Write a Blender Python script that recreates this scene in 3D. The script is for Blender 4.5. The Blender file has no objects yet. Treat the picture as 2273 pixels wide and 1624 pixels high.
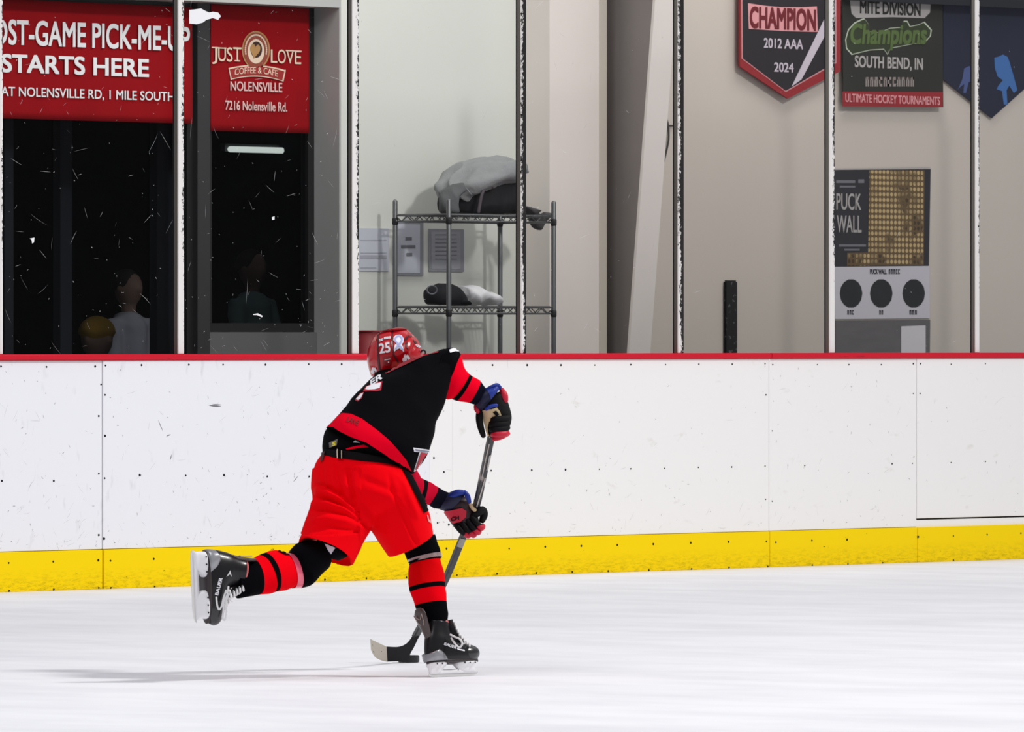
import bpy, bmesh, math, random
from mathutils import Vector, Matrix, noise
from mathutils.bvhtree import BVHTree
R = random.Random(7)
S = bpy.context.scene
COL = S.collection

# ------------------------------------------------------------------ camera
IMG_W, IMG_H = 2273, 1624
F = 18380.0                      # focal length in pixels (long telephoto)
CX, HOR = 1136.5, 757.0          # image centre column, horizon row
TH = math.radians(49.0)          # boards seen at a slant
CAM_H, D_BOARD = 1.131, 39.97
FWD = Vector((math.sin(TH), math.cos(TH), 0)); RGT = Vector((math.cos(TH), -math.sin(TH), 0)); UP = Vector((0, 0, 1))
CAM = -FWD * D_BOARD + UP * CAM_H
DP = F * CAM_H / 746.0           # distance of the skater's standing foot
cd = bpy.data.cameras.new('camera'); cam = bpy.data.objects.new('camera', cd); COL.objects.link(cam)
cd.sensor_width = 36.0; cd.lens = F / IMG_W * 36.0
cd.shift_y = (HOR - IMG_H / 2) / IMG_W
cd.clip_end = 300
cam.matrix_world = Matrix((RGT, UP, -FWD)).transposed().to_4x4(); cam.location = CAM
cd.dof.use_dof = True; cd.dof.focus_distance = 33.5; cd.dof.aperture_fstop = (cd.lens / 1000) / 0.016
S.camera = cam

# ------------------------------------------------------------------ light
S.view_settings.view_transform = 'Standard'; S.view_settings.look = 'None'
S.view_settings.exposure = 0.05; S.view_settings.gamma = 1.0
wd = bpy.data.worlds.new('world'); S.world = wd; wd.use_nodes = True
bgn = wd.node_tree.nodes['Background']; bgn.inputs[0].default_value = (0.93, 0.95, 1.0, 1); bgn.inputs[1].default_value = 0.37

def lamp(name, loc, target, size, power, color=(1, 1, 1), size_y=None):
    l = bpy.data.lights.new(name, 'AREA'); l.energy = power; l.color = color
    l.shape = 'RECTANGLE'; l.size = size; l.size_y = size_y or size
    o = bpy.data.objects.new(name, l); COL.objects.link(o); o.location = loc
    o.rotation_euler = (Vector(target) - Vector(loc)).to_track_quat('-Z', 'Y').to_euler()
    return o
PLY = CAM + FWD * DP             # point near the skater
PLY.z = 0
kp = PLY + RGT * 13.0 - FWD * 1.0; kp.z = 14.0
lamp('rink_lamp_right', kp, PLY + UP * 0.4, 1.8, 2250, (1, 0.98, 0.96))
kp = PLY - RGT * 3.0 - FWD * 4.0; kp.z = 9.0
lamp('rink_lamp_near', kp, PLY + UP * 0.4, 5.0, 300, (0.97, 0.98, 1))
lamp('rink_lamp_boards', (1.5, -5.5, 8.5), (1.0, 0, 0.6), 5.0, 110, (1, 0.985, 0.97), 9.0)
lamp('hall_lamp', (-0.3, 0.5, 4.4), (-0.9, 1.6, 1.3), 1.6, 24, (1, 1, 0.96), 0.5)
lamp('hall_fill_right', (3.6, 0.5, 4.6), (3.2, 1.6, 1.4), 2.6, 32, (1, 0.97, 0.94), 0.6)  # unseen fill added to brighten the beige wall

# ------------------------------------------------------------------ mapping helpers
def pt(px, py, d):               # point at depth d seen at a pixel
    return CAM + FWD * d + RGT * ((px - CX) / F * d) + UP * (-(py - HOR) / F * d)
def pl(px, py, dz=0.0):          # the same, depth counted from the standing foot
    return pt(px, py, DP + dz)
def ray(px, py):
    return (FWD + RGT * ((px - CX) / F) + UP * (-(py - HOR) / F)).normalized()
def W(px, py, y):                # where the line of sight meets the upright plane y = const
    r = ray(px, py); t = (y - CAM.y) / r.y
    return CAM + r * t
def WX(px, y): return W(px, HOR, y).x
def WZ(px, py, y): return W(px, py, y).z

# ------------------------------------------------------------------ materials
def lin(c):
    return tuple(((v / 255) / 12.92 if v / 255 <= 0.04045 else ((v / 255 + 0.055) / 1.055) ** 2.4) for v in c) + (1.0,)
MATS = {}
def nd(nt, t, **kw):
    n = nt.nodes.new(t)
    for k, v in kw.items(): setattr(n, k, v)
    return n
def mat(name, rgb, rough=0.6, metal=0.0, spec=0.5, bump=0.0, bscale=200.0, var=0.0, vscale=6.0, emit=None, estr=0.0, coat=0.0, stretch=(1, 1, 1)):
    if name in MATS: return MATS[name]
    m = bpy.data.materials.new(name); m.use_nodes = True; nt = m.node_tree; b = nt.nodes['Principled BSDF']
    c = lin(rgb)
    b.inputs['Base Color'].default_value = c; b.inputs['Roughness'].default_value = rough
    b.inputs['Metallic'].default_value = metal; b.inputs['Specular IOR Level'].default_value = spec
    b.inputs['Coat Weight'].default_value = coat
    tc = nd(nt, 'ShaderNodeTexCoord'); mp = nd(nt, 'ShaderNodeMapping'); mp.inputs['Scale'].default_value = stretch
    nt.links.new(tc.outputs['Object'], mp.inputs[0])
    if var > 0:
        n = nd(nt, 'ShaderNodeTexNoise'); n.inputs['Scale'].default_value = vscale; n.inputs['Detail'].default_value = 5
        nt.links.new(mp.outputs[0], n.inputs['Vector'])
        mx = nd(nt, 'ShaderNodeMix', data_type='RGBA')
        mx.inputs[6].default_value = tuple(v * (1 - var) for v in c[:3]) + (1,)
        mx.inputs[7].default_value = tuple(min(1, v * (1 + var)) for v in c[:3]) + (1,)
        nt.links.new(n.outputs['Fac'], mx.inputs[0]); nt.links.new(mx.outputs[2], b.inputs['Base Color'])
    if bump > 0:
        n2 = nd(nt, 'ShaderNodeTexNoise'); n2.inputs['Scale'].default_value = bscale; n2.inputs['Detail'].default_value = 4
        nt.links.new(mp.outputs[0], n2.inputs['Vector'])
        bp = nd(nt, 'ShaderNodeBump'); bp.inputs['Strength'].default_value = bump; bp.inputs['Distance'].default_value = 0.004
        nt.links.new(n2.outputs['Fac'], bp.inputs['Height']); nt.links.new(bp.outputs[0], b.inputs['Normal'])
    if emit:
        b.inputs['Emission Color'].default_value = lin(emit); b.inputs['Emission Strength'].default_value = estr
    MATS[name] = m; return m
def stripe_mat(name, stops, rough=0.75, bump=0.15):
    """cloth whose colour bands run round the garment (bands along the V of its weave map)"""
    m = mat(name, (128, 128, 128), 0.9, spec=0.04, bump=bump, bscale=260); nt = m.node_tree; b = nt.nodes['Principled BSDF']
    uv = nd(nt, 'ShaderNodeUVMap'); sx = nd(nt, 'ShaderNodeSeparateXYZ'); rp = nd(nt, 'ShaderNodeValToRGB')
    nt.links.new(uv.outputs[0], sx.inputs[0]); nt.links.new(sx.outputs[1], rp.inputs[0]); nt.links.new(rp.outputs[0], b.inputs['Base Color'])
    cr_ = rp.color_ramp; cr_.interpolation = 'CONSTANT'
    for i, (p, c) in enumerate(stops):
        e = cr_.elements[i] if i < 2 else cr_.elements.new(p)
        e.position = p; e.color = lin(c)
    return m
def marks_mat(name, base, mark, scale, stretch, thresh, width=0.02, rough=0.4, second=None, spec=0.3, rot=0.0, dirt=None):
    """painted plastic with scuffs of their own shape"""
    m = mat(name, base, rough, spec=spec); nt = m.node_tree; b = nt.nodes['Principled BSDF']; L = nt.links.new
    tc = nd(nt, 'ShaderNodeTexCoord'); last = None
    col = nd(nt, 'ShaderNodeRGB'); col.outputs[0].default_value = lin(base); last = col.outputs[0]
    layers = [(mark, scale, stretch, thresh, width, rot)] + (second or [])
    for (mc, sc, st, thr, wd_, ro) in layers:
        mp = nd(nt, 'ShaderNodeMapping'); mp.inputs['Scale'].default_value = st; mp.inputs['Rotation'].default_value = (0, ro, 0)
        L(tc.outputs['Object'], mp.inputs[0])
        n = nd(nt, 'ShaderNodeTexNoise'); n.inputs['Scale'].default_value = sc; n.inputs['Detail'].default_value = 3; n.inputs['Roughness'].default_value = 0.6
        L(mp.outputs[0], n.inputs['Vector'])
        mr = nd(nt, 'ShaderNodeMapRange'); mr.inputs['From Min'].default_value = thr; mr.inputs['From Max'].default_value = thr + wd_
        L(n.outputs['Fac'], mr.inputs['Value'])
        mx = nd(nt, 'ShaderNodeMix', data_type='RGBA'); L(mr.outputs[0], mx.inputs[0]); L(last, mx.inputs[6]); mx.inputs[7].default_value = lin(mc)
        last = mx.outputs[2]
    if dirt:                     # dirt band (colour, z from, z to, strength)
        dc, z0, z1, sc = dirt
        sx = nd(nt, 'ShaderNodeSeparateXYZ'); L(tc.outputs['Object'], sx.inputs[0])
        mr = nd(nt, 'ShaderNodeMapRange'); mr.inputs['From Min'].default_value = z0; mr.inputs['From Max'].default_value = z1; L(sx.outputs[2], mr.inputs['Value'])
        mp = nd(nt, 'ShaderNodeMapping'); mp.inputs['Scale'].default_value = (1, 1, 4); L(tc.outputs['Object'], mp.inputs[0])
        n = nd(nt, 'ShaderNodeTexNoise'); n.inputs['Scale'].default_value = 20; n.inputs['Detail'].default_value = 10; n.inputs['Roughness'].default_value = 0.82; L(mp.outputs[0], n.inputs['Vector'])
        mr2 = nd(nt, 'ShaderNodeMapRange'); mr2.inputs['From Min'].default_value = 0.47; mr2.inputs['From Max'].default_value = 0.70; L(n.outputs['Fac'], mr2.inputs['Value'])
        ml = nd(nt, 'ShaderNodeMath', operation='MULTIPLY'); L(mr.outputs[0], ml.inputs[0]); L(mr2.outputs[0], ml.inputs[1])
        ml2 = nd(nt, 'ShaderNodeMath', operation='MULTIPLY'); L(ml.outputs[0], ml2.inputs[0]); ml2.inputs[1].default_value = sc
        mx = nd(nt, 'ShaderNodeMix', data_type='RGBA'); L(ml2.outputs[0], mx.inputs[0]); L(last, mx.inputs[6]); mx.inputs[7].default_value = lin(dc); last = mx.outputs[2]
    L(last, b.inputs['Base Color'])
    return m

# ------------------------------------------------------------------ object helpers
def tag(o, label=None, cat=None, group=None, kind=None):
    if label: o['label'] = label
    if cat: o['category'] = cat
    if group: o['group'] = group
    if kind: o['kind'] = kind
    return o
def root(name, loc, label, cat, group=None):
    o = bpy.data.objects.new(name, None); COL.objects.link(o); o.location = loc; o.empty_display_size = 0.1
    return tag(o, label, cat, group)
def link(name, bm, m, parent=None, smooth=False, recenter=True):
    me = bpy.data.meshes.new(name)
    bmesh.ops.recalc_face_normals(bm, faces=bm.faces[:])
    bm.to_mesh(me); bm.free()
    return link_me(name, me, m, parent, smooth, recenter)
def link_me(name, me, m, parent=None, smooth=False, recenter=True):
    if m is not None:
        me.materials.clear(); me.materials.append(m)
    if smooth:
        for p in me.polygons: p.use_smooth = True
    o = bpy.data.objects.new(name, me); COL.objects.link(o)
    if parent is not None:
        o.parent = parent
        if parent.type == 'EMPTY': o.matrix_parent_inverse = Matrix.Translation(-parent.location)
        else: o.matrix_parent_inverse = Matrix.Translation(-parent.location) if parent.parent is None else Matrix.Identity(4)
    elif recenter and len(me.vertices):
        xs = [v.co.x for v in me.vertices]; ys = [v.co.y for v in me.vertices]; zs = [v.co.z for v in me.vertices]
        c = Vector(((min(xs) + max(xs)) / 2, (min(ys) + max(ys)) / 2, min(zs)))
        me.transform(Matrix.Translation(-c)); o.location = c
    return o
def box(bm, x0, x1, y0, y1, z0, z1, M=None):
    vs = [Vector((x, y, z)) for x in (x0, x1) for y in (y0, y1) for z in (z0, z1)]
    if M: vs = [M @ v for v in vs]
    v = [bm.verts.new(p) for p in vs]
    for f in ((0, 1, 3, 2), (4, 6, 7, 5), (0, 4, 5, 1), (2, 3, 7, 6), (0, 2, 6, 4), (1, 5, 7, 3)):
        bm.faces.new([v[i] for i in f])
    return bm
def bbox_obj(name, x0, x1, y0, y1, z0, z1, m, parent=None, bevel=0.0):
    bm = bmesh.new(); box(bm, x0, x1, y0, y1, z0, z1)
    if bevel: bmesh.ops.bevel(bm, geom=bm.edges[:], offset=bevel, segments=2, affect='EDGES', profile=0.6)
    return link(name, bm, m, parent)
def cr(ps, t):
    n = len(ps); i = min(int(t), n - 2); f = t - i
    a, b, c, d = ps[max(i - 1, 0)], ps[i], ps[i + 1], ps[min(i + 2, n - 1)]
    return [0.5 * (2 * q + (r - p) * f + (2 * p - 5 * q + 4 * r - s) * f * f + (3 * q - p - 3 * r + s) * f ** 3) for p, q, r, s in zip(a, b, c, d)]
def ring_pts(s, n, pw, grow=1.0):
    L, Rr = pl(s[0], s[1], s[4]), pl(s[2], s[3], s[4])
    k = (DP + s[4]) / F
    c = (L + Rr) / 2; A = (Rr - L) / 2 * grow
    B = (-FWD * s[5] + RGT * (s[6] * k) - UP * (s[7] * k)) * grow
    out = []
    for i in range(n):
        a = 2 * math.pi * i / n; ca, sa = math.cos(a), math.sin(a)
        out.append(c + A * math.copysign(abs(ca) ** (2 / pw), ca) + B * math.copysign(abs(sa) ** (2 / pw), sa))
    return out
def loft(bm, secs, n=40, sub=5, pw=2.0, caps=(True, True), pocket=0, grow=1.0):
    """garment tube through sections (left edge, right edge, depth, half thickness, lean of the near side)"""
    secs = [list(s) + [0, 0] * (len(s) < 8) for s in secs]
    uvl = bm.loops.layers.uv.verify(); rings = []; N = len(secs); vv = []
    for j in range((N - 1) * sub + 1):
        t = j / sub; rings.append(ring_pts(cr(secs, t), n, pw, grow)); vv.append(t / (N - 1))
    if pocket:
        e = rings[-1]; c = sum(e, Vector()) / n; rings.append([c + (p - c) * 0.9 for p in e]); vv.append(1)
        k = max(0, len(rings) - 2 - pocket); e = rings[k]; c = sum(e, Vector()) / n; rings.append([c + (p - c) * 0.86 for p in e]); vv.append(1)
    V = [[bm.verts.new(p) for p in r] for r in rings]
    for j in range(len(V) - 1):
        for i in range(n):
            k = (i + 1) % n
            f = bm.faces.new((V[j][i], V[j][k], V[j + 1][k], V[j + 1][i]))
            for lp, (u, v) in zip(f.loops, ((i / n, vv[j]), ((i + 1) / n, vv[j]), ((i + 1) / n, vv[j + 1]), (i / n, vv[j + 1]))):
                lp[uvl].uv = (u, min(max(v, 0.001), 0.999))
    for end, do in ((0, caps[0]), (-1, caps[1])):
        if do:
            r = V[end]; c = bm.verts.new(sum((v.co for v in r), Vector()) / n)
            for i in range(n):
                f = bm.faces.new((r[i], r[(i + 1) % n], c))
                for lp in f.loops: lp[uvl].uv = (0.5, 0.001 if end == 0 else 0.999)
    return bm
def tube(bm, pts, rad, n=10, closed=False, flat=1.0):
    pts = [Vector(p) for p in pts]; m = len(pts)
    if not hasattr(rad, '__len__'): rad = [rad] * m
    rings = []; ref = None
    for i in range(m):
        t = (pts[(i + 1) % m] - pts[i - 1]) if closed else (pts[min(i + 1, m - 1)] - pts[max(i - 1, 0)])
        t.normalize()
        if ref is None: ref = t.orthogonal().normalized()
        ref = (ref - t * ref.dot(t)).normalized(); b = t.cross(ref)
        rings.append([bm.verts.new(pts[i] + (ref * math.cos(2 * math.pi * k / n) + b * flat * math.sin(2 * math.pi * k / n)) * rad[i]) for k in range(n)])
    for i in range(m if closed else m - 1):
        a, b = rings[i], rings[(i + 1) % m]
        for k in range(n): bm.faces.new((a[k], a[(k + 1) % n], b[(k + 1) % n], b[k]))
    if not closed:
        for r, p, q, rr in ((rings[0], pts[0], pts[1], rad[0]), (rings[-1], pts[-1], pts[-2], rad[-1])):
            d = (p - q).normalized()
            mid = [bm.verts.new(p + (v.co - p) * 0.7 + d * rr * 0.6) for v in r]; c = bm.verts.new(p + d * rr * 0.85)
            for k in range(n):
                bm.faces.new((r[k], r[(k + 1) % n], mid[(k + 1) % n], mid[k])); bm.faces.new((mid[k], mid[(k + 1) % n], c))
    return bm
def smooth_path(pts, k=6):
    pts = [list(p) for p in pts]
    return [Vector(cr(pts, j / k)) for j in range((len(pts) - 1) * k + 1)]
def ell(bm, c, ax, ay, az, seg=24, rings=16, fn=None):
    """ellipsoid with three axis vectors, optionally reshaped by fn(unit vector) -> scale"""
    V = []
    for i in range(1, rings):
        p = math.pi * i / rings
        row = []
        for k in range(seg):
            a = 2 * math.pi * k / seg; u = Vector((math.sin(p) * math.cos(a), math.sin(p) * math.sin(a), math.cos(p)))
            s = fn(u) if fn else 1
            row.append(bm.verts.new(c + (ax * u.x + ay * u.y + az * u.z) * s))
        V.append(row)
    t = bm.verts.new(c + az * (fn(Vector((0, 0, 1))) if fn else 1)); b = bm.verts.new(c - az * (fn(Vector((0, 0, -1))) if fn else 1))
    for i in range(len(V) - 1):
        for k in range(seg): bm.faces.new((V[i][k], V[i][(k + 1) % seg], V[i + 1][(k + 1) % seg], V[i + 1][k]))
    for k in range(seg):
        bm.faces.new((t, V[0][(k + 1) % seg], V[0][k])); bm.faces.new((b, V[-1][k], V[-1][(k + 1) % seg]))
    return bm
def remesh(bm, voxel, smooth_it=6):
    me = bpy.data.meshes.new('tmp'); bmesh.ops.recalc_face_normals(bm, faces=bm.faces[:]); bm.to_mesh(me); bm.free()
    o = bpy.data.objects.new('tmp', me); COL.objects.link(o)
    md = o.modifiers.new('r', 'REMESH'); md.mode = 'VOXEL'; md.voxel_size = voxel
    if smooth_it:
        sm = o.modifiers.new('s', 'SMOOTH'); sm.iterations = smooth_it; sm.factor = 0.5
    dg = bpy.context.evaluated_depsgraph_get(); dg.update()
    res = bpy.data.meshes.new_from_object(o.evaluated_get(dg))
    bpy.data.objects.remove(o); bpy.data.meshes.remove(me)
    return res
def wrinkle(me, amp, scale, axis=None, stretch=1.0, mask=None, seed=0.0):
    """cloth folds: ridged noise pushed along the normals, stretched along one direction"""
    ns = [v.normal.copy() for v in me.vertices]
    for v, nn in zip(me.vertices, ns):
        p = v.co.copy()
        if axis is not None: p = p - axis * p.dot(axis) * (1 - 1 / stretch)
        q = p * scale + Vector((seed, seed * 1.7, -seed))
        h = 1 - abs(noise.noise(q)) * 2.2 + 0.4 * noise.noise(q * 2.3)
        k = mask(v.co) if mask else 1.0
        v.co = v.co + nn * (h - 0.55) * amp * k
def bvh_of(objs):
    vs, fs = [], []
    for o in objs:
        b = len(vs); mw = o.matrix_parent_inverse if o.parent else Matrix.Translation(o.location)
        if o.parent and o.parent.type == 'EMPTY': mw = Matrix.Translation(o.parent.location) @ o.matrix_parent_inverse
        vs += [mw @ v.co for v in o.data.vertices]; fs += [[b + i for i in p.vertices] for p in o.data.polygons]
    return BVHTree.FromPolygons(vs, fs)
def decal(name, polys, targets, m, parent, off=0.002, thick=0.0015, cut=6.0):
    """sewn or stuck-on piece: outlines laid over the garment along the normal of what carries them.
    polys: (2D points, faces) in picture coordinates"""
    bv = targets if isinstance(targets, BVHTree) else bvh_of(targets)
    bm = bmesh.new()
    for P, Fc in polys:
        vs = [bm.verts.new((p[0], p[1], (p[2] if len(p) > 2 else 0) * 0.01)) for p in P]
        for f in Fc:
            try: bm.faces.new([vs[i] for i in f])
            except ValueError: pass
    bm.normal_update(); bmesh.ops.triangulate(bm, faces=bm.faces[:])
    for _ in range(7):
        es = [e for e in bm.edges if e.calc_length() > cut]
        if not es: break
        bmesh.ops.subdivide_edges(bm, edges=es, cuts=1); bmesh.ops.triangulate(bm, faces=[f for f in bm.faces if len(f.verts) > 3])
    dead = []
    for v in bm.verts:
        d = ray(v.co.x, v.co.y); hit, nn, _, dist = bv.ray_cast(CAM, d)
        if hit is None: dead.append(v)
        else:
            if nn.dot(d) > 0: nn = -nn
            v.co = hit + (nn * 0.5 - d * 0.5).normalized() * (off + v.co.z * 0.015)
    bmesh.ops.delete(bm, geom=dead, context='VERTS')
    bad = [e for e in bm.edges if e.calc_length() > cut * 0.012]
    bmesh.ops.delete(bm, geom=bad, context='EDGES')
    if not bm.faces: bm.free(); return None
    for f in bm.faces:
        if f.normal.dot(FWD) > 0: f.normal_flip()
    r = bmesh.ops.extrude_face_region(bm, geom=bm.faces[:])
    for g in r['geom']:
        if isinstance(g, bmesh.types.BMVert): g.co = g.co - FWD * thick
    return link(name, bm, m, parent, smooth=False)
def poly(*p): return (list(p), [list(range(len(p)))])
_tc = {}
def text_mesh(s, bold=0.0):
    if (s, bold) in _tc: return _tc[(s, bold)]
    c = bpy.data.curves.new('t', 'FONT'); c.body = s; c.resolution_u = 4
    o = bpy.data.objects.new('t', c); COL.objects.link(o)
    dg = bpy.context.evaluated_depsgraph_get(); dg.update()
    me = bpy.data.meshes.new_from_object(o.evaluated_get(dg))
    P = [(v.co.x, v.co.y) for v in me.vertices]; Fc = [list(p.vertices) for p in me.polygons]
    bpy.data.objects.remove(o); bpy.data.curves.remove(c); bpy.data.meshes.remove(me)
    if bold:
        n = len(P); P0_, F0 = P, Fc; P, Fc = [], []
        for k, (dx, dy) in enumerate(((-bold, -bold), (bold, -bold), (bold, bold), (-bold, bold))):
            P += [(p[0] + dx, p[1] + dy, k) for p in P0_]; Fc += [[i + n * k for i in f] for f in F0]
    x0 = min(p[0] for p in P); x1 = max(p[0] for p in P); y0 = min(p[1] for p in P); y1 = max(p[1] for p in P)
    P = [((p[0] - x0) / (x1 - x0), (p[1] - y0) / (y1 - y0), p[2] if len(p) > 2 else 0) for p in P]
    _tc[(s, bold)] = (P, Fc); return P, Fc
def text_px(s, o, ex, ey, bold=0.0):
    """text in picture coordinates: lower left corner o, vectors along the line and up the letters"""
    P, Fc = text_mesh(s, bold)
    return ([(o[0] + ex[0] * u + ey[0] * v, o[1] + ex[1] * u + ey[1] * v, k) for u, v, k in P], Fc)
def sheet(name, outline, y, thick, m, parent=None, holes=None):
    """flat panel hung on an upright plane: outline in picture coordinates, real size and thickness"""
    bm = bmesh.new(); vs = [bm.verts.new(W(p[0], p[1], y)) for p in outline]
    f = bm.faces.new(vs); bm.normal_update(); bmesh.ops.triangulate(bm, faces=[f])
    r = bmesh.ops.extrude_face_region(bm, geom=bm.faces[:])
    for g in r['geom']:
        if isinstance(g, bmesh.types.BMVert): g.co.y -= thick
    return link(name, bm, m, parent)
def blur_print(x0, x1, yt, yb, y, m, parent, n):
    """worn print too small to read: a row of stroke blocks"""
    bm = bmesh.new(); r = random.Random(n * 31 + int(x0)); w = (x1 - x0) / n
    for k in range(n):
        a = x0 + w * k + w * 0.12; b = a + w * 0.7; c = (a + b) / 2
        for q in ((a, a + w * 0.26, yt, yb), (b - w * 0.26, b, yt, yb) if r.random() < 0.6 else (a, b, yb - (yb - yt) * 0.3, yb), (a, b, yt, yt + (yb - yt) * 0.28)):
            vs = [bm.verts.new(W(px, py, y)) for px, py in ((q[0], q[2]), (q[0], q[3]), (q[1], q[3]), (q[1], q[2]))]; bm.faces.new(vs)
    r_ = bmesh.ops.extrude_face_region(bm, geom=bm.faces[:])
    for g in r_['geom']:
        if isinstance(g, bmesh.types.BMVert): g.co.y -= 0.001
    return link('small_print', bm, m, parent)
def sign_text(name, s, x0, x1, ytop, ybot, y, m, parent, bold=0.0, warp=None):
    """lettering on a flat sign, fitted between picture columns x0..x1 and rows given at its middle"""
    P, Fc = text_mesh(s, bold); xm = (x0 + x1) / 2
    X0, X1 = WX(x0, y), WX(x1, y); Z1, Z0 = WZ(xm, ytop, y), WZ(xm, ybot, y)
    bm = bmesh.new(); vs = []
    for u, v, k in P:
        if warp: u, v = warp(u, v)
        vs.append(bm.verts.new((X0 + (X1 - X0) * u, y - 0.00025 * k, Z0 + (Z1 - Z0) * v)))
    for f in Fc:
        try: bm.faces.new([vs[i] for i in f])
        except ValueError: pass
    r = bmesh.ops.extrude_face_region(bm, geom=bm.faces[:])
    for g in r['geom']:
        if isinstance(g, bmesh.types.BMVert): g.co.y -= 0.0015
    return link(name, bm, m, parent)

# ================================================================== THE SETTING
# ice
m_ice = mat('ice', (240, 240, 245), 0.5, spec=0.12)
nt = m_ice.node_tree; b = nt.nodes['Principled BSDF']; tcn = nd(nt, 'ShaderNodeTexCoord')
mpn = nd(nt, 'ShaderNodeMapping'); mpn.inputs['Rotation'].default_value = (0, 0, TH); mpn.inputs['Scale'].default_value = (2.2, 1.1, 1)
nt.links.new(tcn.outputs['Object'], mpn.inputs[0])
n1 = nd(nt, 'ShaderNodeTexNoise'); n1.inputs['Scale'].default_value = 1.1; n1.inputs['Detail'].default_value = 8; n1.inputs['Roughness'].default_value = 0.62
nt.links.new(mpn.outputs[0], n1.inputs['Vector'])
rp = nd(nt, 'ShaderNodeValToRGB'); rp.color_ramp.elements[0].position = 0.3; rp.color_ramp.elements[0].color = lin((232, 232, 237)); rp.color_ramp.elements[1].position = 0.62; rp.color_ramp.elements[1].color = lin((246, 246, 250))
nt.links.new(n1.outputs['Fac'], rp.inputs[0]); nt.links.new(rp.outputs[0], b.inputs['Base Color'])
bp = nd(nt, 'ShaderNodeBump'); bp.inputs['Strength'].default_value = 0.15; bp.inputs['Distance'].default_value = 0.01
nt.links.new(n1.outputs['Fac'], bp.inputs['Height']); nt.links.new(bp.outputs[0], b.inputs['Normal'])
tag(bbox_obj('floor', -45, 30, -40, 0.02, -0.2, 0.0, m_ice), kind='structure')
m_hallfloor = mat('rubber_flooring', (70, 70, 72), 0.8, bump=0.2, bscale=80, var=0.15)
tag(bbox_obj('floor_hall', -12, 12, 0.02, 8, -0.2, 0.0, m_hallfloor), kind='structure')

# boards -------------------------------------------------------------
m_board = marks_mat('board_white', (238, 238, 243), (150, 150, 156), 9, (1, 1, 2.2), 0.735, 0.05, 0.35, spec=0.25,
                    second=[((205, 205, 210), 5, (2.5, 1, 1), 0.62, 0.25, 0.6), ((120, 120, 124), 22, (1, 1, 0.6), 0.78, 0.04, -0.7)])
m_board2 = marks_mat('board_white_warm', (244, 242, 241), (170, 165, 165), 13, (1.4, 1, 0.7), 0.735, 0.05, 0.35, spec=0.25,
                     second=[((214, 208, 204), 6, (1, 1, 2), 0.64, 0.25, 0.3), ((130, 126, 126), 26, (1, 1, 0.5), 0.79, 0.04, 0.5)])
m_kick = marks_mat('kick_yellow', (252, 216, 0), (120, 105, 10), 16, (1, 1, 3), 0.70, 0.06, 0.5, spec=0.1, dirt=((92, 80, 10), 0.105, 0.0, 0.8))
m_red = marks_mat('cap_red', (208, 8, 40), (120, 0, 24), 14, (0.3, 1, 3), 0.66, 0.12, 0.35, spec=0.3)
m_screw = mat('screw_dark', (38, 38, 42), 0.5, 0.6)
Z_CAP0, Z_CAP1 = 1.043, 1.072
seams = [-1500, 228, 953, 1004, 1707, 2035, 2620]
screws = [(2,813),(103,814),(211,813),(234,811),(314,810),(419,809),(495,809),(589,809),(685,808),(758,808),(224,853),(233,876),(219,923),(233,967),(219,1051),(232,1061),(219,1187),(231,1195),
 (4,1067),(119,1067),(310,1054),(412,1055),(497,1054),(593,1057),(686,1057),(19,1249),(118,1246),(218,1243),(245,1244),(341,1240),(532,1235),(20,1311),(119,1308),(219,1304),(246,1304),(343,1302),(721,1286),(813,1283),(902,1281),
 (963,1016),(985,1047),(971,1160),(996,1164),(991,1217),(1014,1276),(1103,1273),(1093,810),(1170,810),(1245,810),(1320,810),(1400,809),(1090,1044),(1180,1043),(1255,1042),(1330,1041),(1400,1040),(1130,1217),(1210,1213),(1290,1211),(1370,1209),(1450,1207),(1190,1271),(1270,1269),(1350,1267),(1440,1265),
 (1477,809),(1551,808),(1625,808),(1698,807),(1715,809),(1814,809),(1884,809),(1956,809),(2027,807),(2043,807),(2111,808),(2187,807),(1700,876),(1714,956),(1698,1034),(1699,1108),(1714,1112),(2027,873),(2042,873),(2025,1028),
 (1475,1039),(1550,1037),(1624,1036),(2111,1026),(2187,1024),(1786,1033),(1980,1029),(1533,1204),(1617,1202),(1701,1201),(1722,1203),(1802,1199),(1880,1197),(2038,1191),(2116,1189),(2191,1186),(2266,1183),
 (1535,1262),(1618,1259),(1704,1257),(1803,1254),(1882,1251),(1959,1249),(2116,1243)]
labels = ['white rink board section at the far left edge, seam beside the raised skate side', 'long white rink board section behind the raised leg of the skater', 'narrow white rink board strip directly behind the hockey stick hands',
          'long white rink board section right of the hockey stick', 'white rink board section between the long panel and the gate', 'white rink gate panel with dark gap under it at far right']
scr_bm = bmesh.new(); bmesh.ops.create_cone(scr_bm, cap_ends=True, segments=12, radius1=0.0062, radius2=0.005, depth=0.004, matrix=Matrix.Rotation(math.pi / 2, 4, 'X'))
scr_me = bpy.data.meshes.new('screw'); scr_bm.to_mesh(scr_me); scr_bm.free(); scr_me.materials.append(m_screw)
panels = []
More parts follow.
